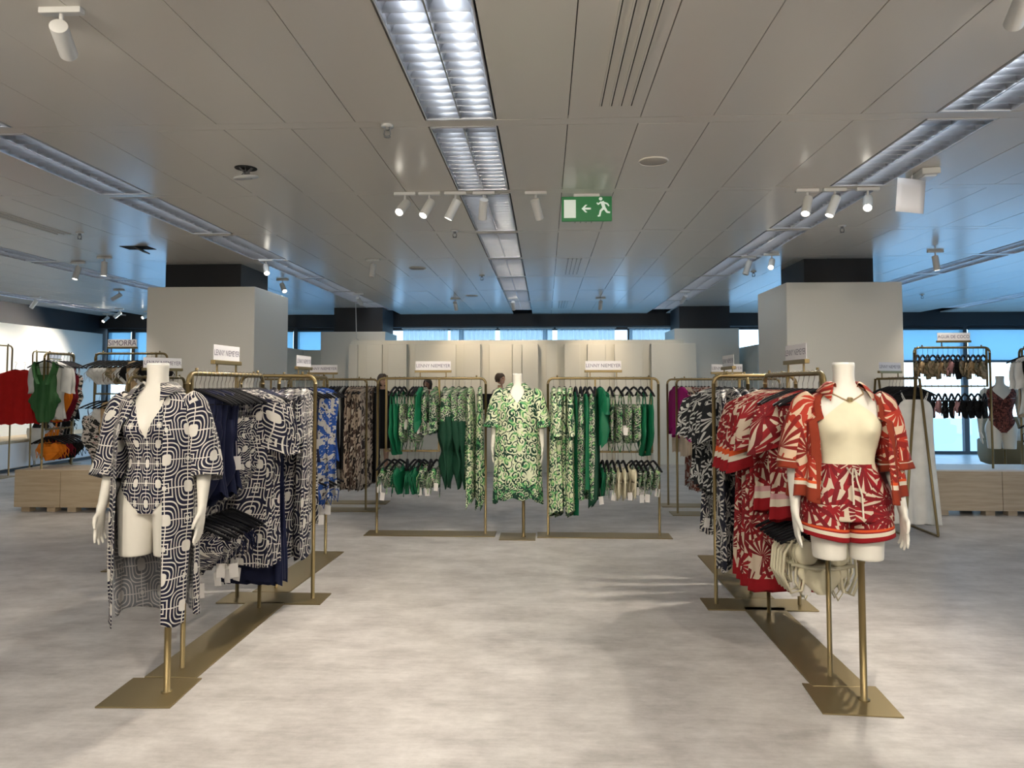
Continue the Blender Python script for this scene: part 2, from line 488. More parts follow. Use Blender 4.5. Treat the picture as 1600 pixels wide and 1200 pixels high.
wl = MB(); wl.box(XL - .15, XL, YF, YB + .2, 0, 3.1); struct(wl.build('wall_left', M['dark'], smooth=False))
wf = MB(); wf.box(XL, XR, YF - .15, YF, 0, 3.1); struct(wf.build('wall_front', M['wall'], smooth=False))
wr = MB()
wr.box(XR, XR + .15, YF, 4, 0, 3.1); wr.box(XR, XR + .15, 4, YB + .2, 2.66, 3.1)
struct(wr.build('wall_right', M['dark'], smooth=False))
bb = MB(); bb.box(XL, XR, YB - .25, YB + .15, 2.66, 3.1); struct(bb.build('trim_1', M['dark'], smooth=False))
lw = MB(); lw.box(XL, XL + .10, YF, 15.45, 0, 2.53); struct(lw.build('wall_left_lining', M['wall'], smooth=False))

# windows along the back and the right-hand side
M['frame'] = mat('window_frame', (.055, .07, .085), .5)
gm = mat('window_glass'); k = NT(gm); gm.node_tree.nodes.remove(bsdf(gm))
_t = k.n('ShaderNodeBsdfTransparent'); _t.inputs[0].default_value = (.95, .98, 1, 1); _g = k.n('ShaderNodeBsdfGlossy'); _g.inputs['Roughness'].default_value = .02
_mx = k.n('ShaderNodeMixShader'); _mx.inputs[0].default_value = .06
k.t.links.new(_t.outputs[0], _mx.inputs[1]); k.t.links.new(_g.outputs[0], _mx.inputs[2]); k.t.links.new(_mx.outputs[0], gm.node_tree.nodes['Material Output'].inputs[0])
def mat_screen(name, col, through):
    m = mat(name); k = NT(m); m.node_tree.nodes.remove(bsdf(m))
    a = k.n('ShaderNodeBsdfTranslucent'); a.inputs[0].default_value = c4(col)
    b = k.n('ShaderNodeBsdfTransparent'); b.inputs[0].default_value = c4(col)
    d = k.n('ShaderNodeBsdfDiffuse'); d.inputs[0].default_value = c4(tuple(x * .6 for x in col))
    m1 = k.n('ShaderNodeMixShader'); m1.inputs[0].default_value = through
    m2 = k.n('ShaderNodeMixShader'); m2.inputs[0].default_value = .25
    k.t.links.new(a.outputs[0], m1.inputs[1]); k.t.links.new(b.outputs[0], m1.inputs[2])
    k.t.links.new(m1.outputs[0], m2.inputs[1]); k.t.links.new(d.outputs[0], m2.inputs[2])
    k.t.links.new(m2.outputs[0], m.node_tree.nodes['Material Output'].inputs[0])
    return m
M['blind'] = mat_screen('blind_blue', (.56, .76, .86), .55)
M['sheer'] = mat_screen('sheer_curtain', (.62, .72, .78), .35)
wx = [XL + .05, -9.0, -7.2, -5.4, -3.6, -1.8, 0.0, 1.8, 3.6, 5.3, 7.0, 8.72, 10.4, XR]
def window(n, p0, p1, blind=True):
    """p0, p1: ends of the bay on plan; glass between, frame round it"""
    d = Vector((p1[0] - p0[0], p1[1] - p0[1], 0)); L = d.length; a = atan2(d.y, d.x)
    o = link('window_%d' % n, None, None, (p0[0], p0[1], 0), (0, 0, a)); struct(o)
    f = MB()
    for x0, x1, z0, z1 in ((0, .05, 0, 2.66), (L - .05, L, 0, 2.66), (.05, L - .05, 0, .06), (.05, L - .05, 2.60, 2.66), (.05, L - .05, 1.90, 1.95)):
        f.box(x0, x1, -.05, .05, z0, z1)
    f.build('window_frame', M['frame'], o, smooth=False)
    g = MB(); g.box(.05, L - .05, -.006, .006, .06, 1.90); g.box(.05, L - .05, -.006, .006, 1.95, 2.60); g.build('glass', gm, o, smooth=False)
    if blind:
        b = MB(); b.box(.05, L - .05, -.082, -.079, 1.93, 2.58); b.build('roller_blind', M['blind'], o, smooth=False)
        r = MB(); r.tube([(.05, -.08, 2.60), (L - .05, -.08, 2.60)], .028, 10); r.tube([(.05, -.08, 1.93), (L - .05, -.08, 1.93)], .010, 8); r.build('blind_roller', M['frame'], o)
for n in range(len(wx) - 1):
    window(n + 1, (wx[n], YB), (wx[n + 1], YB), blind=not (4 <= n <= 8))
wy = [YB, 13.4, 11.05, 8.7, 6.35, 4.0]
for n in range(5): window(len(wx) + n, (XR + .05, wy[n]), (XR + .05, wy[n + 1]), True)
# sheer curtains behind the partition, one per stretch of rail
for n, (x0, x1) in enumerate(((-3.0, -2.05), (-2.0, -1.05), (-.95, 0.15), (.25, 1.45), (1.75, 3.1))):
    m = MB(); xs = [lerp(x0, x1, t / 90) for t in range(91)]
    m.loft([[(x, YB - .34 + .028 * sin((x - x0) * 62 + .8 * sin(x * 9)), z) for x in xs] for z in (.02, 1.3, 2.60)], closed=False)
    q = m.build('sheer_curtain', M['sheer'])
    tag(q, 'sheer grey pleated curtain at the back windows, %s from the left' % ORD[n], 'curtain', 'sheer curtains at the back windows')
    r = MB(); r.tube([(x0 - .03, YB - .34, 2.62), (x1 + .03, YB - .34, 2.62)], .012, 8); r.build('curtain_rail', M['white_metal'], q)
# outside: ground and a pale building
ob = MB(); ob.box(-60, 70, YB + .4, 120, -4.1, -4.0); ob.box(XR + .4, 90, -40, YB + .4, -4.1, -4.0)
o = ob.build('ground_outside', mat('pale_paving', (.6, .62, .62), .9), smooth=False); struct(o)

# dark columns with pale cladding boxes
def column(n, x0, x1, y0, y1, h, core):
    o = link('column_%d' % n, None); struct(o)
    m = MB(); m.box(x0, x1, y0, y1, 0, h, .008); m.build('cladding', M['wall'], o, smooth=False)
    m = MB(); m.box(core[0], core[1], core[2], core[3], h - .02, HC + .05); m.build('core', M['dark'], o, smooth=False)
column(1, -4.845, -3.51, 8.72, 9.88, 2.63, (-4.70, -3.75, 8.87, 9.75))
column(2, 2.80, 4.12, 8.65, 9.80, 2.63, (3.06, 3.86, 8.80, 9.65))
column(3, -4.30, -3.05, 13.9, 15.0, 2.45, (-4.10, -3.15, 14.1, 15.1))
column(4, 2.42, 3.62, 13.9, 15.0, 2.49, (2.55, 3.5, 14.1, 15.1))
# ------------------------------------------------------------------ ceiling fittings
def merge_tube(pts, r, n=8):
    m = MB(); m.tube(pts, r, n); return m
# recessed louvre lights: one set of meshes, a thing per fitting
hb = MB()
HX, HL, HD = .186, 1.36, .12
hb.box(-HX, HX, 0, HL, HD, HD + .01); hb.box(-HX - .006, -HX, 0, HL, -.004, HD); hb.box(HX, HX + .006, 0, HL, -.004, HD)
hb.box(-HX - .006, HX + .006, -.02, 0, -.004, HD); hb.box(-HX - .006, HX + .006, HL, HL + .02, -.004, HD)
housing_me = hb.mesh('housing', M['housing'], False)
lb = MB()
NB = 15
for side in (-1, 1):
    # parabolic side reflectors
    prof = [(.010, .0), (.016, .02), (.028, .04), (.046, .058)]
    for xb, sg in ((side * .184, -side), (side * .002, side)):
        lb.loft([[(xb + sg * (w - .010) * .9, y, z) for (w, z) in reversed(prof)] for y in (0, HL)], closed=False)
        lb.loft([[(xb + sg * (w - .010) * .9, y, z) for (w, z) in prof] for y in (0, HL)], closed=False)
    for i in range(NB + 1):
        y = HL * i / NB
        x0, x1 = (.004, .180)
        lb.v += []
        b = len(lb.v)
        a0, a1 = side * x0, side * x1
        # blade: wedge section, wide at the bottom
        b = len(lb.v)
        for xx in (min(a0, a1), max(a0, a1)): lb.v += [(xx, y - .0012, .002), (xx, y + .0012, .002), (xx, y + .006, .050), (xx, y - .006, .050)]
        for f in ((0, 1, 5, 4), (1, 2, 6, 5), (2, 3, 7, 6), (3, 0, 4, 7)): lb.quad([b + v for v in f])
lb.box(-.004, .004, 0, HL, .0, .05)
louver_me = lb.mesh('louver', M['louver'], False)
tb = MB(); tb.tube([(0, .05, 0), (0, HL - .05, 0)], .0135, 10); tube_me = tb.mesh('tube', M['tube'])
COLNAME = {0: 'middle ceiling row', -7: 'row passing the left column', 7: 'row passing the right column', -14: 'row left of the left column',
           14: 'row right of the right column', -21: 'far left ceiling row', 21: 'far right ceiling row'}
for i in LIGHT_COLS:
    first = {0: 1, -7: 1, 7: 1, -14: 3, 14: 3, -21: 5, 21: 5}[i]
    for j in range(-3 if abs(i) <= 14 else -1, J1):
        n = j - first
        lab = ('recessed louvred fluorescent light, %s in the %s' % (ORD[n], COLNAME[i])) if n >= 0 else \
              'louvred light nearer than the picture shows, %s before the %s' % (ORD[-n - 1], COLNAME[i])
        o = thing('ceiling_light', lab, 'ceiling light', (CX0 + MOD * i, row_y(j) + .02, HC), 0, 'recessed louvre lights')
        link('housing', housing_me, o); link('louver', louver_me, o)
        for s in (-1, 1): link('fluorescent_tube', tube_me, o, (s * .093, 0, .078))

# linear slot vents
def vent(x, y0, y1, n, w, label):
    o = thing('ceiling_vent', label, 'vent', (x, y0, HC), 0, 'linear slot vents')
    m = MB()
    xs = [(-w / 2 + w * q / n) for q in range(n + 1)]
    L = y1 - y0
    for q in range(n):
        xc = (xs[q] + xs[q + 1]) / 2
        m.box(xc - w / n * .13, xc + w / n * .13, 0, L, -.004, .0)
    m.build('slot', M['void'], o, smooth=False)
    m = MB()
    for q in range(n):
        xc = (xs[q] + xs[q + 1]) / 2
        for sg in (-1, 1): m.box(xc + sg * w / n * .13 - .004, xc + sg * w / n * .13 + .004, 0, L, -.007, .0)
    m.build('slot_lip', M['ceiling'], o, smooth=False)
vent(.38, 2.70, 3.87, 4, .21, 'four-slot linear vent in the ceiling panel nearest the viewer')
vent(.35, 6.1, 6.72, 4, .20, 'four-slot ceiling vent just behind the green exit sign')
vent(.35, 8.65, 9.90, 4, .20, 'four-slot ceiling vent between the exit sign and the far windows')
vent(-4.75, 5.75, 7.0, 3, .20, 'long slot vent in the ceiling at far left')
vent(.33, 13.1, 14.3, 4, .20, 'four-slot ceiling vent close to the dark beam at the back')

def sprinkler(x, y, label):
    o = thing('sprinkler', label, 'sprinkler', (x, y, HC), 0, 'ceiling sprinklers')
    m = MB(); m.cyl((0, 0, -.012), .036, .012, 16, .036); m.build('rose', M['white_metal'], o)
    m = MB(); m.cyl((0, 0, -.030), .013, .02, 10)
    m.tube([(-.016, 0, -.03), (-.018, 0, -.055), (-.006, 0, -.066)], .0035, 6); m.tube([(.016, 0, -.03), (.018, 0, -.055), (.006, 0, -.066)], .0035, 6)
    m.cyl((0, 0, -.070), .020, .004, 12); m.build('head', M['grey_metal'], o)
for x, y, l in ((-.90, 4.11, 'sprinkler left of the nearest middle light'), (-.87, 7.01, 'sprinkler behind the middle group of spotlights'), (-4.54, 6.93, 'sprinkler beside the long slot vent at far left'),
                (-.86, 9.94, 'sprinkler halfway down the hall, left of the middle light row'), (2.77, 6.94, 'sprinkler in front of the right column'), (2.74, 9.76, 'sprinkler behind two spots, left of the right column core'),
                (6.23, 12.41, 'sprinkler in the blue-lit ceiling at far right')):
    sprinkler(x, y, 'small ceiling ' + l)
def speaker(x, y, r, l):
    o = thing('ceiling_speaker', l, 'speaker', (x, y, HC), 0, 'round ceiling speakers')
    m = MB(); m.cyl((0, 0, -.006), r, .006, 28, r * 1.03); m.build('grille', mat('speaker_grille', (.42, .40, .36), .7), o)
    m = MB(); m.tube([(r * cos(a * pi / 16), r * sin(a * pi / 16), -.004) for a in range(32)], .006, 6, closed=True); m.build('rim', M['ceiling'], o)
speaker(.72, 4.86, .095, 'round white ceiling speaker nearest the exit sign')
speaker(-1.63, 9.29, .10, 'round ceiling speaker right of the left column')
speaker(-1.23, 12.25, .10, 'round ceiling speaker far back, left of the middle lights')
# displaced disc under a dark opening, and a small open hatch
o = thing('smoke_detector', 'white disc dangling below a dark hole in the left ceiling', 'detector', (-2.05, 4.90, HC))
m = MB(); m.cyl((0, 0, -.003), .075, .003, 24); m.build('hole', M['void'], o)
m = MB(); m.cyl((0, 0, 0), .085, .012, 28, .078); m.build('disc', M['white_metal'], o, loc=(.01, -.02, -.075), rot=(rad(9), rad(-6), 0))
m = MB()
for q in range(7): m.tube([(.05 * cos(q), .05 * sin(q), 0), (.02 * cos(q * 2.1), .03 * sin(q * 3), -.03), (.045 * cos(q + 1), .04 * sin(q + 1), -.065)], .004, 5)
m.build('wiring', M['grey_metal'], o)
o = thing('access_hatch', 'small grey flap hanging open in the ceiling left of the left column', 'hatch', (-4.42, 7.75, HC))
m = MB(); m.box(-.11, .11, -.07, .07, -.012, 0, mtx=Matrix.Rotation(rad(28), 4, 'Y')); m.build('flap', mat('flap_grey', (.17, .17, .16), .6), o, smooth=False)
m = MB(); m.box(-.15, .15, -.10, .10, -.004, 0); m.build('opening', M['void'], o, smooth=False)

# ------------------------------------------------------------------ track spots
def spot(x, y, az, tilt, label, on=True, power=1.0, warm=(1, .90, .76), size=1.0, cone=88, drop=.10, alone=True, lit=True):
    """az: heading of the beam on plan (0 = +Y), tilt: from straight down"""
    o = thing('track_spotlight', label, 'spotlight', (x, y, HC), 0, 'white track spotlights')
    m = MB(); m.box(-.085 * size, .085 * size, -.018, .018, -.026, -.001, .004); m.build('adapter', M['white_metal'], o, smooth=False)
    m = MB(); m.tube([(0, 0, -.02), (0, 0, -drop)], .009 * size, 8); m.build('stem', M['white_metal'], o)
    q = Quaternion((0, 0, 1), -az) @ Quaternion((1, 0, 0), tilt)
    L, R_ = .165 * size, .034 * size
    c = MB()
    prof = [(R_ * .6, L * .25), (R_ * .98, L * .25 - .004), (R_, L * .25 - .010), (R_, -L * .75), (R_ * .86, -L * .75), (R_ * .84, -L * .70)]
    c.loft([[(r * cos(2 * pi * j / 20), r * sin(2 * pi * j / 20), z) for j in range(20)] for r, z in prof], cap0=True, flip=True)
    h = c.build('can', M['white_metal'], o, loc=(0, 0, -drop)); h.rotation_mode = 'QUATERNION'; h.rotation_quaternion = q; sharp(h, 40)
    c = MB(); c.cyl((0, 0, -L * .705), R_ * .85, .004, 20); e = c.build('lens', M['lens'] if on else M['lens_off'], h)
    if on and lit:
        ld = bpy.data.lights.new('spot_beam', 'SPOT'); ld.energy = SPOT_W * power; ld.color = warm; ld.spot_size = rad(cone); ld.spot_blend = .9; ld.shadow_soft_size = .03
        l = link('spot_beam', ld, h, (0, 0, -L * .78))
    return o
def aim(x, y, tx, ty, tz):
    d = Vector((tx - x, ty - y, tz - HC + .1))
    return atan2(d.x, d.y), math.atan2(sqrt(d.x ** 2 + d.y ** 2), -d.z)
def spot_at(x, y, t, label, **kw):
    a, tl = aim(x, y, *t)
    return spot(x, y, a, tl, label, **kw)
spot_at(-1.08, 5.58, (-1.75, 3.3, .9), 'leftmost white spotlight of the middle ceiling group', power=1.3)
spot_at(-.89, 5.58, (-1.7, 4.3, .8), 'second from left in the middle ceiling group of spotlights', power=1.4)
spot_at(-.69, 5.58, (-1.75, 5.6, .7), 'third from left in the middle ceiling group of spotlights', power=.85)
spot_at(-.47, 5.58, (-.8, 7.1, .9), 'spotlight in front of the middle light row', power=.85)
spot_at(-.07, 5.60, (.5, 7.1, .9), 'rightmost spotlight of the middle ceiling group, beside exit sign', power=.85)
spot_at(1.99, 5.62, (1.3, 4.6, .9), 'left spotlight of the ceiling trio before the right column', power=1.4)
spot_at(2.19, 5.61, (1.35, 5.4, .9), 'middle spotlight of the ceiling trio before the right column', power=.85)
spot_at(2.43, 5.60, (1.4, 3.4, .9), 'right spotlight of the ceiling trio before the right column', power=1.6)
spot_at(-1.90, 2.75, (-4.1, 8.7, .9), 'large white spotlight cut off by the top edge at left', power=1.5, cone=38)
spot_at(1.72, 2.66, (3.4, 8.7, .9), 'white spotlight cut off by the top edge at right', power=1.5, cone=38)
for n, (x, y, t) in enumerate(((-1.9, .9, (-2.6, 4.0, .6)), (1.9, .9, (2.4, 4.0, .6)), (0, .9, (.1, 5.0, 0)), (-3.6, -2.1, (-3.0, 2.5, 0)), (3.6, -2.1, (3.4, 2.5, 0)), (0, -2.1, (0, 2.6, 0)))):  # unseen spots added to brighten the column fronts and mannequins
    spot_at(x, y, t, 'added white ceiling spotlight, %s of six' % ORD[n], power=2.0, cone=110)
for x, y, t, l, kw in (
        (-5.65, 8.61, (-5.9, 8.0, .6), 'white spotlight left of the left column, above the green garment', {}),
        (-5.12, 8.28, (-5.2, 8.3, .8), 'lit spotlight left of the left column, nearest its dark core', {}),
        (-6.66, 11.17, (-9.5, 11.5, 1.3), 'white spotlight further back beyond the left column', dict(power=.6)),
        (-8.34, 14.02, (-9.5, 13.5, 1.6), 'middle of the three small spots by the far left window', dict(power=1.6)),
        (-9.2, 15.02, (-9.6, 13.5, 1.6), 'leftmost of the three small spots by the far left window', dict(lit=False)),
        (-8.05, 14.53, (-9.5, 12, 1.6), 'rightmost of the three small spots by the far left window', dict(power=1.6)),
        (-3.31, 8.54, (-2.2, 6.5, .8), 'white spotlight beside the right edge of the left column core', {}),
        (-3.70, 10.17, (-2.4, 8.6, .9), 'lit white spotlight close behind the left column', {}),
        (-2.03, 8.55, (-2.2, 8.4, .9), 'spotlight alone between the left column and middle lights', dict(on=False)),
        (-3.04, 11.82, (-2.6, 13.5, 1.6), 'spotlight in the left light row toward the back wall', dict(warm=(1, .8, .6))),
        (2.23, 11.81, (1.6, 13.5, 1.6), 'bright spotlight in the right light row toward the back wall', dict(warm=(1, .8, .6))),
        (2.35, 8.57, (1.7, 8.5, .9), 'left of the two spots beside the right column core', dict(on=False)),
        (2.57, 8.42, (1.5, 6, .8), 'right of the two spots beside the right column core', {}),
        (4.32, 8.30, (4.6, 8.3, .7), 'spotlight above the far right wooden plinth', {}),
        (-8.6, 12.0, (-9.6, 12.2, 1.7), 'spotlight at far left washing the white wall', dict(power=.7)),
        (-1.55, 12.6, (-1.4, 13.6, 1.7), 'added small spotlight before the panelled wall, left of its middle', dict(warm=(1, .78, .55))),  # spots from here on are invented, for the warm glow on the wall
        (-.55, 12.6, (-.45, 13.6, 1.7), 'added small spotlight before the panelled wall, at its middle', dict(warm=(1, .78, .55))),
        (.95, 12.6, (.9, 13.6, 1.7), 'added small spotlight before the panelled wall, right of its middle', dict(warm=(1, .78, .55)))):
    spot_at(x, y, t, l, **dict(dict(power=.5), **kw))

# exit sign under the ceiling
o = thing('exit_sign', 'green emergency exit sign with white running figure and arrow', 'sign', (.325, 5.70, HC))
m = MB(); m.box(-.195, .195, -.015, .015, -.215, -.022, .004); m.build('panel', M['sign_green'], o, smooth=False)
m = MB(); m.box(-.1, .1, -.012, .012, -.022, 0); m.build('bracket', M['white_metal'], o, smooth=False)
yf = -.0165
def flat(m, pts, y=yf, t=.002):
    b = len(m.v); n = len(pts)
    m.v += [(x, y, z) for x, z in pts] + [(x, y + t, z) for x, z in pts]
    m.quad(list(range(b, b + n))); m.quad([b + n + i for i in range(n)][::-1])
    for i in range(n):
        k2 = (i + 1) % n; m.quad([b + i, b + n + i, b + n + k2, b + k2])
m = MB(); flat(m, [(-.177, -.19), (-.085, -.19), (-.085, -.048), (-.177, -.048)]); m.build('door_symbol', M['sign_white'], o, smooth=False)
m = MB(); zc = -.118
flat(m, [(-.035, zc + .007), (-.035, zc - .007), (.032, zc - .007), (.032, zc + .007)])
flat(m, [(-.040, zc), (-.012, zc - .030), (.004, zc - .030), (-.022, zc), (.004, zc + .030), (-.012, zc + .030)])
m.build('arrow', M['sign_white'], o, smooth=False)
m = MB()
def limb(p, q, w0, w1):
    d = Vector((q[0] - p[0], q[1] - p[1])); nn = Vector((-d.y, d.x)).normalized()
    flat(m, [(p[0] + nn.x * w0, p[1] + nn.y * w0), (q[0] + nn.x * w1, q[1] + nn.y * w1), (q[0] - nn.x * w1, q[1] - nn.y * w1), (p[0] - nn.x * w0, p[1] - nn.y * w0)])
flat(m, [(.108 + .014 * cos(a * pi / 6), -.042 + .014 * sin(a * pi / 6)) for a in range(12)])
limb((.118, -.062), (.135, -.118), .014, .012)
limb((.112, -.066), (.088, -.085), .006, .006); limb((.090, -.086), (.078, -.072), .006, .005)
limb((.122, -.068), (.160, -.082), .006, .006); limb((.158, -.080), (.172, -.100), .006, .005)
limb((.134, -.112), (.105, -.138), .010, .008); limb((.108, -.134), (.098, -.178), .008, .007); limb((.098, -.176), (.084, -.176), .006, .006)
limb((.137, -.114), (.158, -.148), .010, .008); limb((.156, -.146), (.180, -.150), .008, .006)
m.build('running_figure', M['sign_white'], o, smooth=False)
# emergency lamp with a sheet of paper hanging before it
o = thing('emergency_light', 'slim white emergency luminaire behind the hanging paper sheet', 'lamp', (2.66, 5.25, HC), rad(-8))
m = MB(); m.box(-.06, .06, -.17, .17, -.045, 0, .008); m.build('body', M['white_metal'], o, smooth=False)
m = MB(); m.box(-.04, .04, -.15, .15, -.060, -.045, .006); m.build('diffuser', mat('diffuser', (.8, .85, .9), .3), o, smooth=False)
m = MB()
m.loft([[(x, .012 * sin(x * 9) + .01 * z, z) for x in (-.105, -.06, -.02, .02, .06, .105)] for z in (0, -.06, -.12, -.18, -.235)], closed=False)
q = m.build('paper_sheet', M['paper'], None, loc=(2.55, 5.18, HC - .055), rot=(rad(3), rad(4), rad(4)))
q.modifiers.new('s', 'SOLIDIFY').thickness = .0008
tag(q, 'blank white paper sheet hanging from the ceiling beside the emergency luminaire', 'paper')
h = MB(); h.tube([(0, 0, .0), (.0, 0, .055)], .002, 5); h.build('string', M['white_metal'], q)
o = thing('cable', 'thin white cable dropping from the ceiling onto the panelled wall', 'cable', (-3.45, 13.3, 0))
m = MB(); m.tube([(-.02, 0, HC), (-.01, 0, 2.6), (0, 0, 2.28), (0, .15, 2.262)], .007, 6); m.build('wire', M['white_metal'], o)
# pale lining wall with relief panels
from_px = lambda px, Y=13.45: Y * ((px - 852) / 1150.0)
m = MB(); m.box(-3.62, 2.53, 13.55, 13.70, 0, 2.26); struct(m.build('wall_partition', M['wall_cool'], smooth=False))
for n, (a, b, dz, dep) in enumerate(((541, 555, 2.18, .10), (569, 594, 2.18, .07), (605, 634, 2.18, .12), (646, 711, 2.18, .06), (724, 750, 2.18, .09), (764, 800, 2.18, .06), (801, 815, 2.18, .11),
                                     (816, 841, 2.18, .11), (853, 870, 2.18, .08), (882, 906, 2.18, .10), (918, 946, 2.18, .06), (960, 1003, 2.18, .10), (1016, 1085, 2.18, .14))):
    m = MB(); m.box(from_px(a), from_px(b), 13.55 - dep, 13.55, 0, dz, .004); struct(m.build('wall_panel_%d' % (n + 1), M['wall_cool'], smooth=False))
m = MB(); m.box(-4.75, -4.62, 13.0, 14.6, 0, 2.1); m.box(-4.62, -4.3, 13.9, 14.0, 0, 2.1); struct(m.build('wall_screen_left', M['wall_cool'], smooth=False))
m = MB(); m.box(3.75, 3.95, 13.2, 14.8, 0, 2.15); struct(m.build('wall_screen_right', M['wall_cool'], smooth=False))
# ------------------------------------------------------------------ racks, signs, hangers
RAIL_R = .0125
def rack(name, label, loc, rotz, L, H=1.505, plate=(1.25, .26), inner=None, ends=True, plate_off=0.0, mids=(), group=None):
    """a bent-tube garment rack: rail along local X, posts at +-L/2 on one long plate. inner = (x0, x1, z) hung frame"""
    o = thing(name, label, 'clothes rack', loc, rotz, group)
    if plate:
        m = MB(); m.box(-plate[0] / 2 + plate_off, plate[0] / 2 + plate_off, -plate[1] / 2, plate[1] / 2, 0, .008, .002); m.build('base_plate', M['bronze_plate'], o, smooth=False)
    R_ = .055
    for s in (-1, 1):
        m = MB(); m.tube([(s * L / 2, 0, .004), (s * L / 2, 0, H - R_)], RAIL_R, 10); m.build('post', M['bronze'], o)
    pts = [(-L / 2 + R_ - R_ * cos(a), 0, H - R_ + R_ * sin(a)) for a in [i * pi / 12 for i in range(7)]]
    m = MB(); m.tube(pts + [(-x, y, z) for x, y, z in pts[::-1]], RAIL_R, 10)
    for s in (-1, 1): m.cyl((s * (L / 2 - .09), 0, H + .008), .008, .022, 8)
    m.build('top_rail', M['bronze'], o)
    if inner:
        x0, x1, z = inner
        m = MB(); t = .009
        m.box(x0 - t, x0 + t, -t, t, z - t, H); m.box(x1 - t, x1 + t, -t, t, z - t, H); m.box(x0 + t, x1 - t, -t, t, z - t, z + t)
        m.build('inner_frame', M['bronze'], o, smooth=False)
    for x in mids:
        m = MB(); m.tube([(x, 0, .004), (x, 0, H - .01)], RAIL_R, 8); m.build('middle_post', M['bronze'], o)
    return o
LET = {}
def letters(text, width):
    if (text, width) in LET: return LET[(text, width)]
    cu = bpy.data.curves.new('lettering', 'FONT'); cu.body = text; cu.align_x = 'CENTER'; cu.align_y = 'CENTER'; cu.size = .2
    t = link('lettering', cu)
    me = bpy.data.meshes.new_from_object(t.evaluated_get(bpy.context.evaluated_depsgraph_get()))
    bpy.data.objects.remove(t); bpy.data.curves.remove(cu)
    x = [v.co.x for v in me.vertices]; sc = width / (max(x) - min(x))
    me.transform(Matrix.Diagonal((sc, sc * 1.12, 1, 1)))
    me.materials.clear(); me.materials.append(M['ink']); me.name = 'lettering'
    LET[(text, width)] = me
    return me
def sign(text, label, loc, rotz, group='brand cards on racks', w=.345, h=.095, back=True):
    """a card in a bronze holder standing on a rail (loc = point on the rail's top)"""
    o = thing('sign', label, 'sign', loc, rotz, group)
    for s in (-1, 1):
        m = MB(); m.box(s * w * .37 - .005, s * w * .37 + .005, -.004, .004, 0, .05); m.build('leg', M['bronze'], o, smooth=False)
    m = MB(); m.box(-w / 2 - .008, w / 2 + .008, -.014, .014, .046, .070, .003); m.build('holder', M['bronze'], o, smooth=False)
    m = MB(); m.box(-w / 2, w / 2, -.0015, .0015, .062, .062 + h); m.build('card', M['card'], o, smooth=False)
    if text:
        for side in ((0, 1) if back else (0,)):
            me = letters(text, w * .965)
            link('lettering', me, o, (0, (-.0022, .0022)[side], .062 + h * .52), (pi / 2, 0, pi * side))
    return o

hgb = MB()
for s in (-1, 1):
    pts = [(0, 0, -.085), (s * .03, 0, -.092), (s * .10, 0, -.118), (s * .165, 0, -.146), (s * .205, 0, -.168)]
    hgb.tube(pts, [.012, .013, .012, .012, .010], 8, flat=.75)
hgb.tube([(-.19, 0, -.163), (.19, 0, -.163)], .003, 5)
hang_me = hgb.mesh('hanger', M['hanger'])
hkb = MB()
RK = .0165
hkb.tube([(0, 0, -.086), (0, 0, -.05), (.006, 0, -.032)] + [(RK * cos(a), 0, RK * sin(a)) for a in [rad(-60) + i * rad(200) / 9 for i in range(10)]], .0022, 6)
hook_me = hkb.mesh('hook', M['hook'])
tgb = MB(); tgb.box(-.022, .022, -.001, .001, -.16, -.085); tgb.box(-.0008, .0008, -.0008, .0008, -.085, 0)
tgb.box(-.012, .012, -.0014, .0014, -.150, -.138)
tag_me = tgb.mesh('price_tag', M['tag'], False)

# ------------------------------------------------------------------ garments (hung from the origin; X = shoulder line)
def cloth(m, prof, th=.025, fold=.012, k=4.0, seed=0, n=44, rows=30, hem=.015, skew=0.0, bands=None, top_th=None, uvz=0.0, thp=None, lean=0.0):
    """a closed hanging sleeve of cloth. prof = [(z, half width)]; bands = [(z below which material index applies, index)]"""
    r = random.Random(seed); ph = [r.uniform(0, 6.3) for _ in range(6)]
    z0, z1 = prof[0][0], prof[-1][0]
    zs = sorted(set([z0 + (z1 - z0) * (i / rows) for i in range(rows + 1)] + [p[0] for p in prof] + ([b_[0] for b_ in bands] if bands else [])), reverse=True)
    rings, uvs, mrow = [], [], []
    for z in zs:
        t = (z0 - z) / (z0 - z1)
        w = interp(prof, z)[0]
        th_ = lerp(top_th if top_th is not None else th * .7, th, min(1, t * 4))
        if thp: th_ = interp(thp, z)[0]
        f = fold * min(1, t * 1.3) * (min(1, th_ / th) if thp else 1)
        ring, uv, L = [], [], 0.0
        for j in range(n + 1):
            a = 2 * pi * (j % n) / n
            ca, sa = cos(a), sin(a)
            x = w * math.copysign(abs(ca) ** .85, ca)
            rip = sin(k * pi * x / .2 + ph[0] + t * .8) + .5 * sin(k * 2.3 * pi * x / .2 + ph[1] - t) + .5 * sin(k * .6 * pi * x / .2 + ph[2])
            y = lean * t * t + th_ * math.copysign(abs(sa) ** .8, sa) + f * rip * (1.0 if sa > 0 else .75) + .5 * f * sin(a * 3 + ph[3] + 3 * t)
            zz = z - t ** 6 * (hem * (rip * .5 + sin(a + ph[4])) + skew * x)
            p = (x + .005 * sin(4 * t + ph[5]), y, zz)
            if j > 0: L += sqrt((p[0] - q[0]) ** 2 + (p[1] - q[1]) ** 2)
            q = p
            if j < n: ring.append(p)
            uv.append((L, zz + uvz))
        rings.append(ring); uvs.append(uv)
    for i in range(len(zs) - 1):
        zc = (zs[i] + zs[i + 1]) / 2; mi = 0
        for zb, ix in (bands or []):
            if zc < zb: mi = ix
        mrow.append(mi)
    m.loft(rings, uvs=uvs, mrow=mrow, flip=True)
    return m
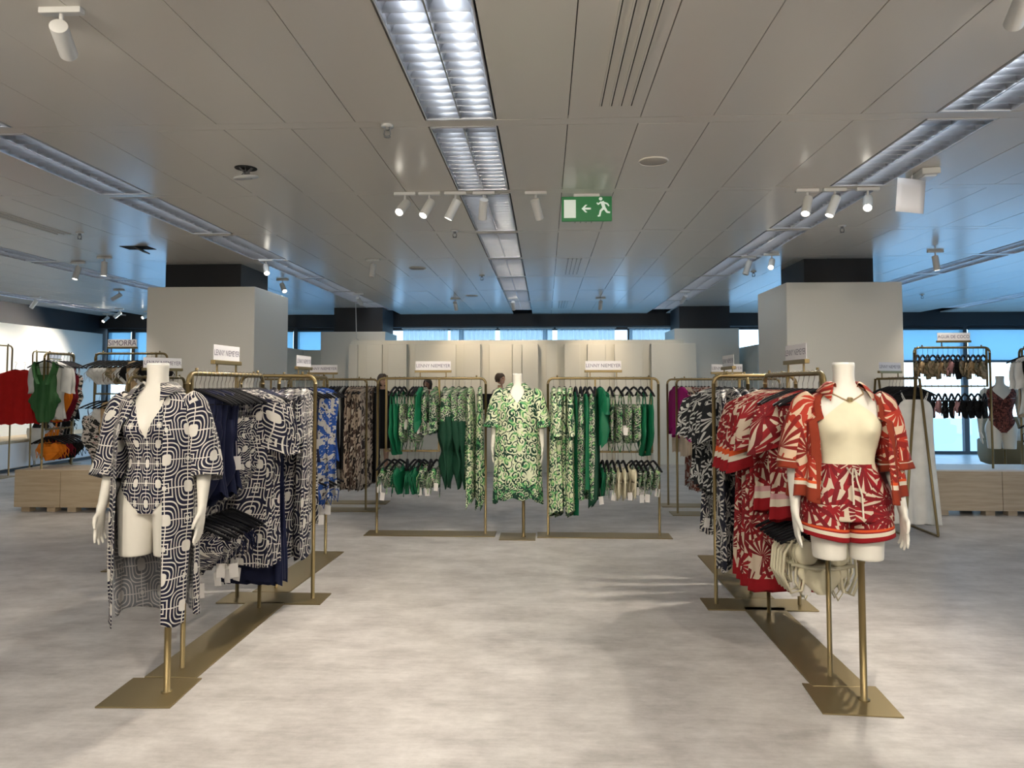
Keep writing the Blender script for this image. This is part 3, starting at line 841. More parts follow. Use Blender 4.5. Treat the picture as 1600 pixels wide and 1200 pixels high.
def sleeves(m, x, z, L, w0, w1, out=.12, th=.03, seed=0, bands=None, n=16):
    r = random.Random(seed + 99)
    for s in (-1, 1):
        rings, uvs, mrow = [], [], []
        N = 12; yb = r.uniform(-.02, .02)
        for i in range(N + 1):
            t = i / N
            w = lerp(w0, w1, t); tk = lerp(th, th * 1.15, t)
            cx = s * (x + out * t * L / .3 * .5 + .01 * sin(t * 5)); cz = z - L * t
            ring, uv = [], []
            for j in range(n + 1):
                a = 2 * pi * (j % n) / n
                p = (cx + w * cos(a), yb * t + tk * sin(a) + .006 * t * sin(a * 3 + i), cz + s * w * cos(a) * -.45 * (1 - .3 * t))
                if j < n: ring.append(p)
                uv.append((1.3 * s + w * 1.5 * 2 * j / n, cz))
            rings.append(ring); uvs.append(uv)
            if i: 
                mi = 0
                for tb_, ix in (bands or []):
                    if t > tb_: mi = ix
                mrow.append(mi)
        m.loft(rings, uvs=uvs, mrow=mrow, flip=True)
    return m
SH = [(-.088, .045), (-.105, .10), (-.135, .165), (-.165, .205)]
def g_kaftan(L=.95, w=.27, seed=0, fold=.014, bands=None, sl=.30, slb=None, sk=0.0):
    m = MB(); cloth(m, SH + [(-.30, .215), (-.6, w * .93), (-L, w)], .030, fold, 3.2, seed, bands=bands, skew=sk)
    sleeves(m, .20, -.15, sl, .070, .095, .10, .028, seed, slb); return m
def g_dress(L=1.05, w=.20, seed=0, fold=.016, sl=0, bands=None, top=.20, sk=0.0, k=4.0, hem=.02):
    m = MB(); s = [(z, min(x, top)) for z, x in SH]
    cloth(m, s + [(-.32, top * .95), (-.5, w * .86), (-L, w)], .028, fold, k, seed, bands=bands, skew=sk, hem=hem)
    if sl: sleeves(m, .185, -.15, sl, .062, .065, .05, .026, seed)
    return m
def g_suit(seed=0, w=.15, L=.62, loops=False):
    m = MB(); r = random.Random(seed)
    for s in (-1, 1):
        m.tube([(s * .11, 0, -.115), (s * .112, -.012, -.2), (s * .10, -.016, -.27)], .007, 6, flat=.5)
        m.tube([(s * .11, 0, -.115), (s * .112, .012, -.2), (s * .10, .016, -.27)], .007, 6, flat=.5)
    cloth(m, [(-.25, w * .92), (-.32, w), (-.42, w * .90), (-.52, w * 1.0), (-.58, w * .85), (-.06 - L, w * .22)], .024, .007, 3.0, seed, hem=.004, rows=18, n=36)
    if loops:
        for s in (-1, 1):
            x = s * w * .6
            m.tube([(x - s * .03, .01, -.52), (x - s * .05, .012, -.64), (x, 0, -.70), (x + s * .03, -.01, -.62), (x + s * .02, 0, -.50)], .005, 6)
    return m
def g_bikini(seed=0, L=.30, fringe=False):
    """top and brief on one hanger: two cups, band, straps, brief below"""
    m = MB(); r = random.Random(seed)
    for s in (-1, 1):
        m.sphere((s * .075, .004 * s, -.205), .055, 10, 7, (1.0, .45, .95))
        m.tube([(s * .09, 0, -.125), (s * .085, .01, -.16), (s * .08, .012, -.19)], .006, 6, flat=.5)
        m.tube([(s * .125, 0, -.20), (s * .16, .012, -.24), (s * .15, .02, -.30 - r.uniform(0, .06)), (s * .12, .012, -.26), (s * .10, 0, -.225)], .005, 6)
    m.tube([(-.135, 0, -.235), (-.06, .016, -.245), (.06, .016, -.245), (.135, 0, -.235)], .010, 6, flat=.6)
    cloth(m, [(-.20, .13), (-.25, .14), (-.06 - L + .08, .10), (-.06 - L, .03)], .020, .006, 3, seed, hem=.004, rows=10, n=30)
    if fringe:
        for s in (-1, 1): m.tube([(s * .12, 0, -.24), (s * .13, .01, -.36), (s * .125, .015, -.36 - r.uniform(.02, .12))], .004, 5)
    return m
def g_halter(seed=0):
    """cream bikini with long looping straps"""
    m = MB(); r = random.Random(seed)
    for s in (-1, 1):
        m.sphere((s * .075, 0, -.215), .058, 12, 8, (1.05, .5, 1.1))
        m.tube([(s * .14, .0, -.15), (s * .18, .015, -.22), (s * .19, .02, -.33), (s * .15, .012, -.42), (s * .10, 0, -.40), (s * .08, -.01, -.28)], .008, 7)
        m.tube([(s * .10, 0, -.12), (s * .06, .02, -.2), (s * .03, .03, -.34), (s * .08, .02, -.45), (s * .13, .01, -.36), (s * .12, 0, -.16)], .006, 7)
    m.tube([(-.15, 0, -.27), (-.05, -.02, -.285), (.05, -.02, -.285), (.15, 0, -.27)], .016, 8, flat=.6)
    cloth(m, [(-.285, .115), (-.32, .12), (-.37, .075), (-.42, .025)], .020, .008, 3, seed, hem=.005, rows=12, n=30)
    return m
def g_brief(seed=0):
    m = MB()
    cloth(m, [(-.150, .150), (-.20, .165), (-.25, .15), (-.30, .085), (-.33, .035)], .018, .005, 3, seed, hem=.003, rows=12, n=32)
    return m
def g_trousers(L=1.0, seed=0, w=.16):
    m = MB(); cloth(m, [(-.150, w * .8), (-.19, w * .85), (-.40, w), (-L, w * 1.05)], .035, .012, 3, seed, hem=.006); return m
def g_skirt(L=.75, seed=0, w0=.14, w1=.24, sk=.15):
    m = MB(); cloth(m, [(-.155, w0), (-.22, w0 * 1.05), (-L, w1)], .030, .02, 4, seed, hem=.05, skew=sk); return m
def g_wrap(L=.85, seed=0):
    """a printed top over a dark panel that falls to points"""
    m = MB(); q = random.Random(seed).uniform(-.05, .07)
    cloth(m, SH + [(-.28, .18), (-.42, .15), (-L, .05)], .030, .014, 3, seed, bands=[(-.40 + q, 1)], hem=.01, thp=[(-.088, .02), (-.3, .035), (-.42, .042), (-.55, .060), (-.70, .022), (-.80, .045), (-.90, .030), (-L, .003)], lean=q); return m
def g_sarong(L=.8, seed=0, w=.09):
    m = MB(); cloth(m, [(-.13, w), (-.2, w * 1.05), (-L, w * 1.15)], .02, .008, 3, seed, hem=.004); return m
def g_slip(L=1.28, seed=0):
    m = MB()
    for s in (-1, 1):
        m.tube([(s * .13, 0, -.12), (s * .115, -.012, -.17), (s * .095, -.018, -.215)], .004, 6)
        m.tube([(s * .13, 0, -.12), (s * .115, .012, -.17), (s * .095, .018, -.215)], .004, 6)
    cloth(m, [(-.205, .10), (-.24, .14), (-.30, .165), (-.38, .168), (-.6, .175), (-L, .225)], .032, .017, 3.0, seed, rows=40, n=64, hem=.012); return m
def g_playsuit(seed=0):
    """sleeveless wrap playsuit with a V neck, gathered at the waist, puffed legs"""
    m = MB()
    for s in (-1, 1):
        for y in (-.022, .022):
            m.tube([(s * .105, y * .3, -.105), (s * .115, y, -.16), (s * .085, y * 1.3, -.27), (s * .05, y * 1.4, -.36)], [.040, .052, .060, .055], 10, flat=.22)
    cloth(m, [(-.25, .125), (-.33, .128), (-.42, .120), (-.455, .125), (-.52, .175), (-.56, .185), (-.60, .150), (-.68, .115), (-.76, .095), (-.80, .06)], .036, .020, 4, seed, hem=.01, rows=40, n=64); return m

KINDS = {}
def kind(key, name, desc, cat, fn, mats, tagp=0.0, nv=2, tag_z=-.42):
    KINDS[key] = dict(name=name, desc=desc, cat=cat, fn=fn, mats=[M[x] for x in mats], tag=tagp, nv=nv, me={}, tz=tag_z)
def kmesh(key, v):
    K = KINDS[key]
    v = v % K['nv']
    if v not in K['me']: K['me'][v] = K['fn'](v * 17 + len(key)).mesh(K['name'], K['mats'])
    return K['me'][v]
HUNG = random.Random(11)
def hang(where, p0, dirv, items, along_y, group, face=0.0, jitter=5.0, hanger_desc='black hanger', detail=True, tags=True):
    """items: [(distance along rail, kind key[, extra yaw])] hung from a rail; one garment and one hanger each"""
    base = 0.0 if along_y else pi / 2
    for n, it in enumerate(items):
        s, key = it[0], it[1]
        yaw = base + face + rad(it[2] if len(it) > 2 else HUNG.uniform(-jitter, jitter))
        loc = (p0[0] + dirv[0] * s, p0[1] + dirv[1] * s, p0[2])
        K = KINDS[key]
        h = tag(link('clothes_hanger', hang_me, None, loc, (0, 0, yaw)), 'black hanger, %s %s' % (ORD[n], where), 'hanger', 'hangers, ' + group)
        link('hook', hook_me, h)
        g = tag(link(K['name'], kmesh(key, n), None, loc, (0, 0, yaw)), '%s, %s %s' % (K['desc'], ORD[n], where), K['cat'], 'garments, ' + group)
        if HUNG.random() < .5: g.scale = (1, -1, 1) if False else (1, 1, 1)
        if tags and HUNG.random() < K['tag']:
            tx = HUNG.uniform(.02, .14) * (1 if p0[0] < 0 else -1)
            link('price_tag', tag_me, g, (tx, HUNG.choice((-1, 1)) * .035, K['tz'] + HUNG.uniform(-.05, .05)), (0, HUNG.uniform(-.15, .15), -yaw + HUNG.uniform(-.5, .5) + (0 if along_y else 0)))

kind('navy_suit', 'swimsuit', 'plain navy swimsuit', 'swimsuit', lambda s: g_suit(s, .155, .66), ['navy'], .6, tag_z=-.36)
kind('navy_top', 'blouse', 'plain navy top', 'blouse', lambda s: g_dress(.66, .150, s, .008, top=.13), ['navy'], .5, tag_z=-.40)
kind('maze_suit', 'swimsuit', 'navy maze-print swimsuit', 'swimsuit', lambda s: g_suit(s, .155, .66), ['maze_s'], .8, tag_z=-.36)
kind('maze_kaftan', 'kaftan', 'navy and white maze-print kaftan', 'kaftan', lambda s: g_kaftan(1.13, .215, s), ['maze_v'], 0, 3)
kind('maze_shirt', 'shirt_dress', 'navy and white maze-print shirt dress', 'dress', lambda s: g_dress(1.22, .20, s, sl=.28), ['maze_v'], .2, 3)
kind('maze_slim', 'dress', 'slim navy and white maze-print dress', 'dress', lambda s: g_dress(1.10, .16, s, top=.15), ['maze_v'], .2, 2)
kind('navy_dress', 'dress', 'long pleated navy dress', 'dress', lambda s: g_dress(1.30, .20, s, .02, k=7), ['navy'], 0, 2)
kind('maze_bikini', 'bikini', 'navy maze-print bikini', 'bikini', lambda s: g_bikini(s), ['maze_s'], .9, tag_z=-.28)
kind('maze_brief', 'bikini_brief', 'navy maze-print bikini brief', 'bikini', lambda s: g_brief(s), ['maze_s'], .9, tag_z=-.27)
kind('navy_bikini', 'bikini', 'plain navy bikini', 'bikini', lambda s: g_bikini(s), ['navy'], .9, tag_z=-.28)
kind('blue_top', 'blouse', 'bright blue long-sleeved top', 'blouse', lambda s: g_dress(.72, .15, s, top=.14), ['blue'], .7)
kind('blue_print', 'dress', 'blue and white print dress', 'dress', lambda s: g_dress(.95, .20, s), ['print_blue'], .8)
kind('blue_bikini', 'bikini', 'bright blue bikini', 'bikini', lambda s: g_bikini(s), ['blue'], .9, tag_z=-.25)
kind('red_kaftan', 'kaftan', 'red and cream palm-print kaftan', 'kaftan', lambda s: g_kaftan(1.26, .235, s, bands=[(-1.19, 1)], sl=.40, slb=[(.70, 3), (.80, 2), (.86, 1)]), ['palm_red', 'crimson', 'cream_s', 'orange'], 0, 3)
kind('red_shirt', 'shirt', 'red palm-print shirt with pink hem stripe', 'shirt', lambda s: g_kaftan(.78, .22, s, bands=[(-.64, 2), (-.67, 3), (-.71, 1)], sl=.26), ['palm_red', 'crimson', 'pinkish', 'cream_s'], .8)
kind('red_suit', 'swimsuit', 'red palm-print swimsuit', 'swimsuit', lambda s: g_suit(s, .165, .66), ['palm_red'], .5, tag_z=-.40)
kind('cream_suit', 'swimsuit', 'cream swimsuit', 'swimsuit', lambda s: g_suit(s, .16, .68), ['cream'], .5, tag_z=-.42)
kind('cream_halter', 'bikini', 'cream bikini with looping straps', 'bikini', lambda s: g_halter(s), ['cream'], .9, 3, tag_z=-.27)
kind('red_brief', 'bikini_brief', 'red palm-print bikini brief', 'bikini', lambda s: g_brief(s), ['palm_red'], .6, tag_z=-.25)
kind('palm_dress', 'dress', 'navy and white palm-print dress', 'dress', lambda s: g_dress(1.24, .20, s), ['palm_navy'], .15, 3)
kind('palm_black', 'kaftan', 'black and white leaf-print kaftan', 'kaftan', lambda s: g_kaftan(.85, .22, s), ['palm_black'], .2)
kind('palm_bikini', 'bikini', 'black and white leaf-print bikini', 'bikini', lambda s: g_bikini(s, fringe=True), ['palm_black'], .9, tag_z=-.28)
kind('em_suit', 'swimsuit', 'emerald green swimsuit', 'swimsuit', lambda s: g_suit(s, .17, .68), ['emerald'], 0)
kind('sw_suit', 'swimsuit', 'green swirl-print swimsuit', 'swimsuit', lambda s: g_suit(s, .155, .56, True), ['swirl_s'], .6, tag_z=-.36)
kind('sw_top', 'blouse', 'green swirl-print top', 'blouse', lambda s: g_dress(.52, .20, s), ['swirl_s'], .8, tag_z=-.36)
kind('em_top', 'blouse', 'short emerald green top', 'blouse', lambda s: g_dress(.42, .19, s), ['emerald'], .3, tag_z=-.36)
kind('em_bikini', 'bikini', 'emerald green bikini with hanging ties', 'bikini', lambda s: g_bikini(s, .36, True), ['emerald'], .5, tag_z=-.32)
kind('sw_bikini', 'bikini', 'green swirl-print bikini', 'bikini', lambda s: g_bikini(s, .30, True), ['swirl_s'], .9, tag_z=-.26)
kind('sw_wrap', 'wrap_dress', 'swirl wrap dress with dark points', 'dress', lambda s: g_wrap(1.06, s), ['swirl_s', 'darkgreen'], 0, 3)
kind('sw_dress', 'dress', 'long green swirl-print dress', 'dress', lambda s: g_dress(1.20, .22, s, .014, bands=[(-.58, 1), (-.68, 0), (-1.08, 1)], sk=.12, hem=.05), ['swirl', 'swirl_d'], 0, 3)
kind('sw_kaftan', 'kaftan', 'long green swirl-print kaftan', 'kaftan', lambda s: g_kaftan(1.30, .25, s, bands=[(-.52, 1), (-.58, 0)], sk=.25, sl=.36), ['swirl', 'swirl_d'], 0, 3)
kind('em_sarong', 'sarong', 'long narrow emerald sarong', 'sarong', lambda s: g_sarong(1.30, s), ['emerald'], 0)
kind('em_trousers', 'trousers', 'emerald green trousers', 'trousers', lambda s: g_trousers(1.05, s, .13), ['emerald'], .8)
kind('sw_trousers', 'trousers', 'green swirl-print trousers', 'trousers', lambda s: g_trousers(1.15, s, .15), ['swirl_s'], .5)
kind('dg_skirt', 'skirt', 'dark green skirt with printed edge', 'skirt', lambda s: g_skirt(1.18, s, .12, .16, .05), ['darkgreen', 'swirl_d'], .8)
kind('em_blouse', 'blouse', 'wide emerald green blouse', 'blouse', lambda s: g_kaftan(.50, .24, s, .02, sl=.16), ['emerald'], 0)
kind('black_dress', 'dress', 'plain black dress', 'dress', lambda s: g_dress(1.02, .21, s), ['black'], 0)
kind('black_long', 'dress', 'long black dress', 'dress', lambda s: g_dress(1.22, .21, s), ['black'], 0)
kind('tie_dress', 'dress', 'brown and cream tie-dye dress', 'dress', lambda s: g_dress(1.24, .24, s, .018, sk=.10, hem=.03), ['tie'], 0, 3)
kind('grey_dress', 'dress', 'long pale grey dress', 'dress', lambda s: g_dress(1.22, .20, s), ['grey'], 0)
kind('magenta_top', 'blouse', 'magenta blouse', 'blouse', lambda s: g_kaftan(.58, .17, s, sl=.5), ['magenta'], .9)
kind('beige_dress', 'dress', 'pale beige dress', 'dress', lambda s: g_dress(.85, .19, s, sl=.3), ['beige'], .2)
kind('check_dress', 'dress', 'brown checkered dress', 'dress', lambda s: g_dress(1.22, .21, s), ['check'], 0, 3)
kind('check_shirt', 'dress', 'pink and brown checkered dress', 'dress', lambda s: g_kaftan(1.15, .22, s), ['check2'], 0)
kind('red_top', 'blouse', 'scarlet long-sleeved top', 'blouse', lambda s: g_kaftan(.78, .23, s, sl=.45), ['red'], .6)
kind('floral_top', 'blouse', 'orange and pink floral top', 'blouse', lambda s: g_kaftan(.75, .20, s, sl=.3), ['floral'], .3)
kind('forest_playsuit', 'playsuit', 'dark green wrap playsuit', 'playsuit', lambda s: g_playsuit(s), ['forest'], 0, 1)
kind('white_top', 'blouse', 'long off-white blouse', 'blouse', lambda s: g_dress(.75, .16, s, sl=.3), ['white'], 0)
kind('tan_suit', 'swimsuit', 'tangerine swimsuit', 'swimsuit', lambda s: g_suit(s, .17, .74), ['tangerine'], .3)
kind('tan_bikini', 'bikini', 'tangerine bikini', 'bikini', lambda s: g_bikini(s), ['tangerine'], .5)
kind('maroon_suit', 'swimsuit', 'dark maroon swimsuit', 'swimsuit', lambda s: g_suit(s, .17, .74), ['maroon'], 0)
kind('maroon_bikini', 'bikini', 'dark maroon bikini', 'bikini', lambda s: g_bikini(s), ['maroon'], 0)
kind('maroon_dress', 'dress', 'dark maroon dress', 'dress', lambda s: g_dress(.95, .17, s), ['maroon'], 0)
kind('dots_suit', 'swimsuit', 'black and white dotted swimsuit', 'swimsuit', lambda s: g_suit(s, .17, .74), ['dots'], 0)
kind('white_bikini', 'bikini', 'white bikini', 'bikini', lambda s: g_bikini(s), ['white'], .2)
kind('black_bikini', 'bikini', 'black bikini', 'bikini', lambda s: g_bikini(s), ['black'], .3)
kind('olive_bikini', 'bikini', 'olive and brown print bikini', 'bikini', lambda s: g_bikini(s), ['olive'], .2)
kind('beige_bikini', 'bikini', 'beige and brown bikini', 'bikini', lambda s: g_bikini(s, .24), ['tan'], .2)
kind('olive_brief', 'bikini_brief', 'olive print bikini brief', 'bikini', lambda s: g_brief(s), ['olive'], .2)
kind('mauve_bikini', 'bikini', 'pale mauve bikini', 'bikini', lambda s: g_bikini(s, .24), ['pinkish'], .2)
kind('tan_top', 'blouse', 'tan draped top', 'blouse', lambda s: g_dress(.42, .12, s, top=.11), ['tan'], 0)
kind('navy_skirt', 'skirt', 'dark navy skirt', 'skirt', lambda s: g_skirt(.62, s, .12, .13, 0), ['navy'], 0)
kind('camo_dress', 'dress', 'grey-green camouflage-print dress', 'dress', lambda s: g_dress(.85, .15, s, top=.15), ['camo'], 0)
kind('black_top', 'blouse', 'plain black top', 'blouse', lambda s: g_dress(.75, .18, s), ['black'], 0)
kind('slip', 'slip_dress', 'long white slip dress', 'dress', lambda s: g_slip(1.40, s), ['white'], 0, 1)
kind('beige_crochet', 'dress', 'beige openwork dress', 'dress', lambda s: g_dress(.80, .15, s), ['beige'], 0)
kind('teal_dress', 'dress', 'dark teal and mauve print dress', 'dress', lambda s: g_dress(1.1, .16, s), ['print_teal'], 0)
kind('white_suit', 'swimsuit', 'off-white swimsuit', 'swimsuit', lambda s: g_suit(s, .17, .74), ['white'], 0)
# ------------------------------------------------------------------ mannequins and people
# body sections: z, half width, front depth, back depth
BODY = [(1.545, .050, .048, .050), (1.52, .047, .046, .049), (1.48, .046, .046, .049), (1.445, .053, .050, .056), (1.425, .078, .055, .066), (1.405, .115, .062, .078),
        (1.385, .146, .068, .086), (1.36, .163, .076, .093), (1.32, .166, .086, .098), (1.28, .158, .094, .100), (1.23, .148, .098, .097), (1.17, .133, .092, .088),
        (1.10, .119, .084, .080), (1.03, .132, .090, .090), (.97, .158, .096, .108), (.92, .172, .096, .120), (.87, .176, .092, .112), (.84, .172, .088, .100)]
def bpt(phi, z, off=0.0, wmin=0.0, dmin=0.0, bust=1.0):
    """point of the trunk's skin at height z; phi measured from the front, towards +X"""
    w, df, db = interp(BODY, z)
    w = max(w, wmin); df = max(df, dmin); db = max(db, dmin)
    s, c = sin(phi), cos(phi)
    e = .88
    x = (w + off) * math.copysign(abs(s) ** e, s)
    y = -((df if c > 0 else db) + off) * math.copysign(abs(c) ** e, c)
    if c > 0:
        for sg in (-1, 1):
            y -= bust * .042 * exp(-((x - sg * .074) / .052) ** 2 - ((z - 1.245) / .055) ** 2)
    else:
        for sg in (-1, 1): y += .022 * exp(-((x - sg * .08) / .07) ** 2 - ((z - .90) / .07) ** 2)
    return Vector((x, y, z))
ARM = [((.135, .012, 1.375), .046), ((.172, .012, 1.345), .048), ((.190, .014, 1.28), .045), ((.205, .020, 1.18), .040), ((.215, .026, 1.09), .036), ((.222, .020, 1.03), .036),
       ((.230, -.004, .95), .030), ((.236, -.026, .885), .023), ((.238, -.034, .860), .022)]
def circ(c, r, t, n=14, sx=1.0, sy=1.0):
    """ring round axis t"""
    t = Vector(t).normalized(); side = t.cross(Vector((0, 1, 0)))
    if side.length < 1e-4: side = Vector((1, 0, 0))
    side.normalize(); up = side.cross(t)
    return [Vector(c) + side * (r * sx * cos(2 * pi * j / n)) + up * (r * sy * sin(2 * pi * j / n)) for j in range(n)]
def add_hand(m, s, wrist, tip_dir, scale=1.0):
    """palm with five bent fingers; the palm faces the thigh"""
    w = Vector(wrist); d = Vector(tip_dir).normalized(); d.x *= s; d.normalize()
    out = Vector((s, 0, 0)); out = (out - d * out.dot(d)).normalized()         # back of the hand looks outwards
    fwd = d.cross(out) * (1 if s > 0 else -1)
    if fwd.y > 0: fwd = -fwd                                                  # thumb side, to the front
    K = scale
    rings = []
    for q, hw, ht in ((-.012, .024, .020), (.015, .029, .017), (.045, .037, .015), (.075, .039, .013), (.090, .036, .010)):
        c = w + d * q * K
        rings.append([c + fwd * (hw * K * cos(2 * pi * j / 14)) + out * (ht * K * sin(2 * pi * j / 14)) for j in range(14)])
    m.loft(rings, cap0=True, cap1=True)
    for q, L, sp, curl in ((.028, .078, .16, .10), (.010, .088, .04, .16), (-.009, .082, -.07, .22), (-.027, .064, -.20, .30)):
        b = w + d * .082 * K + fwd * q * K
        dirv = (d + fwd * sp).normalized(); pts, rad_ = [b - dirv * .012], [.0095 * K]
        for i, (f, rr) in enumerate(((.45, .0092), (.75, .0083), (1.0, .0065))):
            dv = (dirv - out * curl * (.4 + i * .9)).normalized()
            prev = .0 if i == 0 else (.45, .75)[i - 1]
            pts.append((pts[-1] if i else b) + dv * L * K * (f - prev)); rad_.append(rr * K)
        m.tube(pts, rad_, 8)
    b = w + d * .022 * K + fwd * .026 * K
    pts = [b - fwd * .012, b + (fwd * .7 + d * .8).normalized() * .030 * K]
    pts.append(pts[-1] + (fwd * .35 + d * 1 - out * .2).normalized() * .030 * K); pts.append(pts[-1] + (d - out * .25).normalized() * .024 * K)
    m.tube(pts, [.013 * K, .0115 * K, .010 * K, .0075 * K], 8)
def remesh(m, name, material, voxel=.006, smooth=6):
    o = m.build(name, material)
    md = o.modifiers.new('r', 'REMESH'); md.mode = 'VOXEL'; md.voxel_size = voxel; md.use_smooth_shade = True
    sm = o.modifiers.new('s', 'SMOOTH'); sm.iterations = smooth; sm.factor = .5
    dg = bpy.context.evaluated_depsgraph_get()
    me = bpy.data.meshes.new_from_object(o.evaluated_get(dg)); me.name = name
    C.objects.unlink(o); bpy.data.objects.remove(o)
    if not me.materials: me.materials.append(material)
    return me
def trunk(m, z0, z1, n=40, rows=60):
    rings = []
    for i in range(rows + 1):
        z = lerp(z0, z1, i / rows)
        rings.append([bpt(2 * pi * j / n, z) for j in range(n)])
    m.loft(rings, cap0=True, cap1=True)
def mann_mesh(thigh_z=.648):
    m = MB()
    trunk(m, .845, 1.545)
    for s in (-1, 1):
        tab = [(.93, .080, .096, .010), (.87, .086, .100, .008), (.82, .084, .096, .004), (.74, .078, .088, -.002), (.66, .073, .082, -.006), (thigh_z, .072, .080, -.006)]
        rings = []
        for i in range(21):
            z = lerp(.93, thigh_z, i / 20); a, b, cy = interp(tab, z)
            cx = s * lerp(.084, .082, i / 20)
            rings.append([(cx + a * cos(2 * pi * j / 24), cy + b * sin(2 * pi * j / 24), z) for j in range(24)])
        m.loft(rings, cap0=True, cap1=True, flip=True)
        rings = []
        for i, (c, r) in enumerate(ARM):
            a = Vector(ARM[max(0, i - 1)][0]); b = Vector(ARM[min(len(ARM) - 1, i + 1)][0])
            f = Vector((s, 1, 1))
            rings.append(circ(Vector(c) * f, r, (b - a) * f, 16, 1.0 if i < 6 else .9, 1.0 if i < 6 else 1.1))
        m.loft(rings, cap0=True, cap1=True)
        add_hand(m, s, (s * .238, -.034, .865), (-.02, -.16, -1))
    return remesh(m, 'body', M['mannequin'], .0055, 5)
mannequin_me = mann_mesh()
capm = MB()
capm.loft([[(r * .98 * sin(2 * pi * j / 32), -r * cos(2 * pi * j / 32) * 1.0, z) for j in range(32)] for r, z in ((.049, 1.540), (.0495, 1.547), (.046, 1.550))], cap1=True)
cap_me = capm.mesh('neck_cap', M['cap'])
def mannequin(label, loc, rotz=0, pole_x=.065, pole_y=.0, plate=True, group=None, base_z=0.0, scale=1.0):
    o = thing('mannequin', label, 'mannequin', loc, rotz, group)
    m = MB(); m.box(-.17, .17, -.165, .165, 0, .006, .0015); m.build('base_plate', M['bronze_plate'], o, smooth=False)
    m = MB(); m.tube([(pole_x, pole_y, .004), (pole_x, pole_y, .655)], .0155, 14); m.cyl((pole_x, pole_y, .005), .026, .006, 16); m.cyl((pole_x, pole_y, .625), .018, .022, 14)
    m.build('pole', M['bronze'], o)
    b = link('body', mannequin_me, o)
    link('neck_cap', cap_me, o)
    return o
def solid(o, t=.002, inner=None):
    md = o.modifiers.new('thickness', 'SOLIDIFY'); md.thickness = t; md.offset = 1.0
    if inner:
        o.data.materials.append(inner); md.material_offset = len(o.data.materials) - 1
    return o
def grid(m, fn, us, vs, uvf=None, mrow=None):
    """surface patch: fn(u, v) -> point; rows of constant v"""
    rings = [[fn(u, v) for u in us] for v in vs]
    if uvf: uvs = [[uvf(u, v, rings[i][k_]) for k_, u in enumerate(us)] for i, v in enumerate(vs)]
    else:
        uvs = []
        for r in rings:
            L = 0; row = []
            for i, p in enumerate(r):
                if i: L += (Vector(p) - Vector(r[i - 1])).length
                row.append((L, p[2]))
            uvs.append([(a - L / 2, b) for a, b in row])
    m.loft(rings, closed=False, uvs=uvs, mrow=mrow, flip=True)
    return m
def lin(a, b, n): return [a + (b - a) * i / n for i in range(n + 1)]
def open_coat(parent, name, mats, z_hem, alpha, w_hang, flare, slit_z=None, slit=0.0, inner=None, bands=None, seed=0, fold=.012, front_band=None):
    """coat hanging open: three panels (front, back, front) over the trunk; alpha(z) = half angle of the opening"""
    r = random.Random(seed); ph = [r.uniform(0, 6) for _ in range(4)]
    z0 = 1.438
    base = sorted(set(lin(z0, z_hem, 70) + [b_[0] for b_ in (bands or [])]), reverse=True)
    def sec(phi, z):
        t = max(0, (1.30 - z) / (1.30 - z_hem))
        wmin = 0 if z > 1.34 else lerp(.0, w_hang, min(1, (1.34 - z) / .06)) + flare * t
        dmin = 0 if z > 1.30 else lerp(.09, .128, min(1, (1.30 - z) / .1)) + flare * .5 * t
        p = bpt(phi, max(z, .90) if z < .90 else z, .009, wmin, dmin, 1.0 if z > 1.245 else max(0, 1 - (1.245 - z) * .9) if False else 1.0)
        if z < 1.245 and cos(phi) > 0:                    # cloth drops straight from the bust
            q = bpt(phi, 1.245, .009, wmin, dmin)
            p.y = min(p.y, q.y * lerp(1, .93, t))
        k_ = fold * t ** .7
        f = k_ * (sin(phi * 9 + ph[0]) + .6 * sin(phi * 5 + ph[1]) + .4 * sin(phi * 16 + ph[2] + z * 2))
        d = Vector((sin(phi), -cos(phi), 0))
        p = p + d * f; p.z = z - (.014 * sin(phi * 5 + ph[3]) * t ** 5)
        return p
    mrow = []
    for i in range(len(base) - 1):
        zc = (base[i] + base[i + 1]) / 2; mi = 0
        for zb, ix in (bands or []):
            if zc < zb: mi = ix
        mrow.append(mi)
    SL = rad(82)
    def gap(z):
        if slit_z is None or z > slit_z: return 0.0
        return slit * ((slit_z - z) / (slit_z - z_hem)) ** .7
    N = 26
    m = MB()
    for s in (-1, 1):
        def fn(u, z, s=s):
            a, b = alpha(z), SL - gap(z)
            return sec(s * lerp(a, b, u), z)
        us = lin(0, 1, N) if s < 0 else lin(0, 1, N)
        if s > 0: grid(m, fn, us, base, mrow=mrow)
        else:
            grid(m, lambda u, z: fn(1 - u, z), us, base, mrow=mrow)
    grid(m, lambda u, z: sec(lerp(SL + gap(z), 2 * pi - SL - gap(z), u), z), lin(0, 1, 56), base, mrow=mrow)
    # grid() flips for outward normals of a ring running +phi
    o = m.build(name, mats, parent)
    return solid(o, .0022, inner)
def collar(parent, mats, alpha0=.55, h=.045, spread=.034, inner=None, point=.03):
    """shirt collar standing round the neck and folded over"""
    m = MB()
    us = lin(alpha0, 2 * pi - alpha0, 60)
    prof = [(1.422, .008, 0), (1.440, .008, 0), (1.455, .012, 0), (1.461, .020, 0), (1.456, .030, 0), (1.437, spread + .014, .6), (1.414, spread + .034, 1.0)]
    def fn(u, v):
        z, off, w = prof[int(v)]
        p = bpt(u, max(1.45, min(z, 1.48)), off)
        edge = max(0, 1 - abs(u - alpha0) / .5, 1 - abs(2 * pi - alpha0 - u) / .5)
        p.y -= edge * point * w; p.z = z - edge * .035 * w - .010 * max(0, cos(u)) 
        return p
    grid(m, fn, us, list(range(len(prof))))
    o = m.build('collar', mats, parent)
    return solid(o, .002, inner)
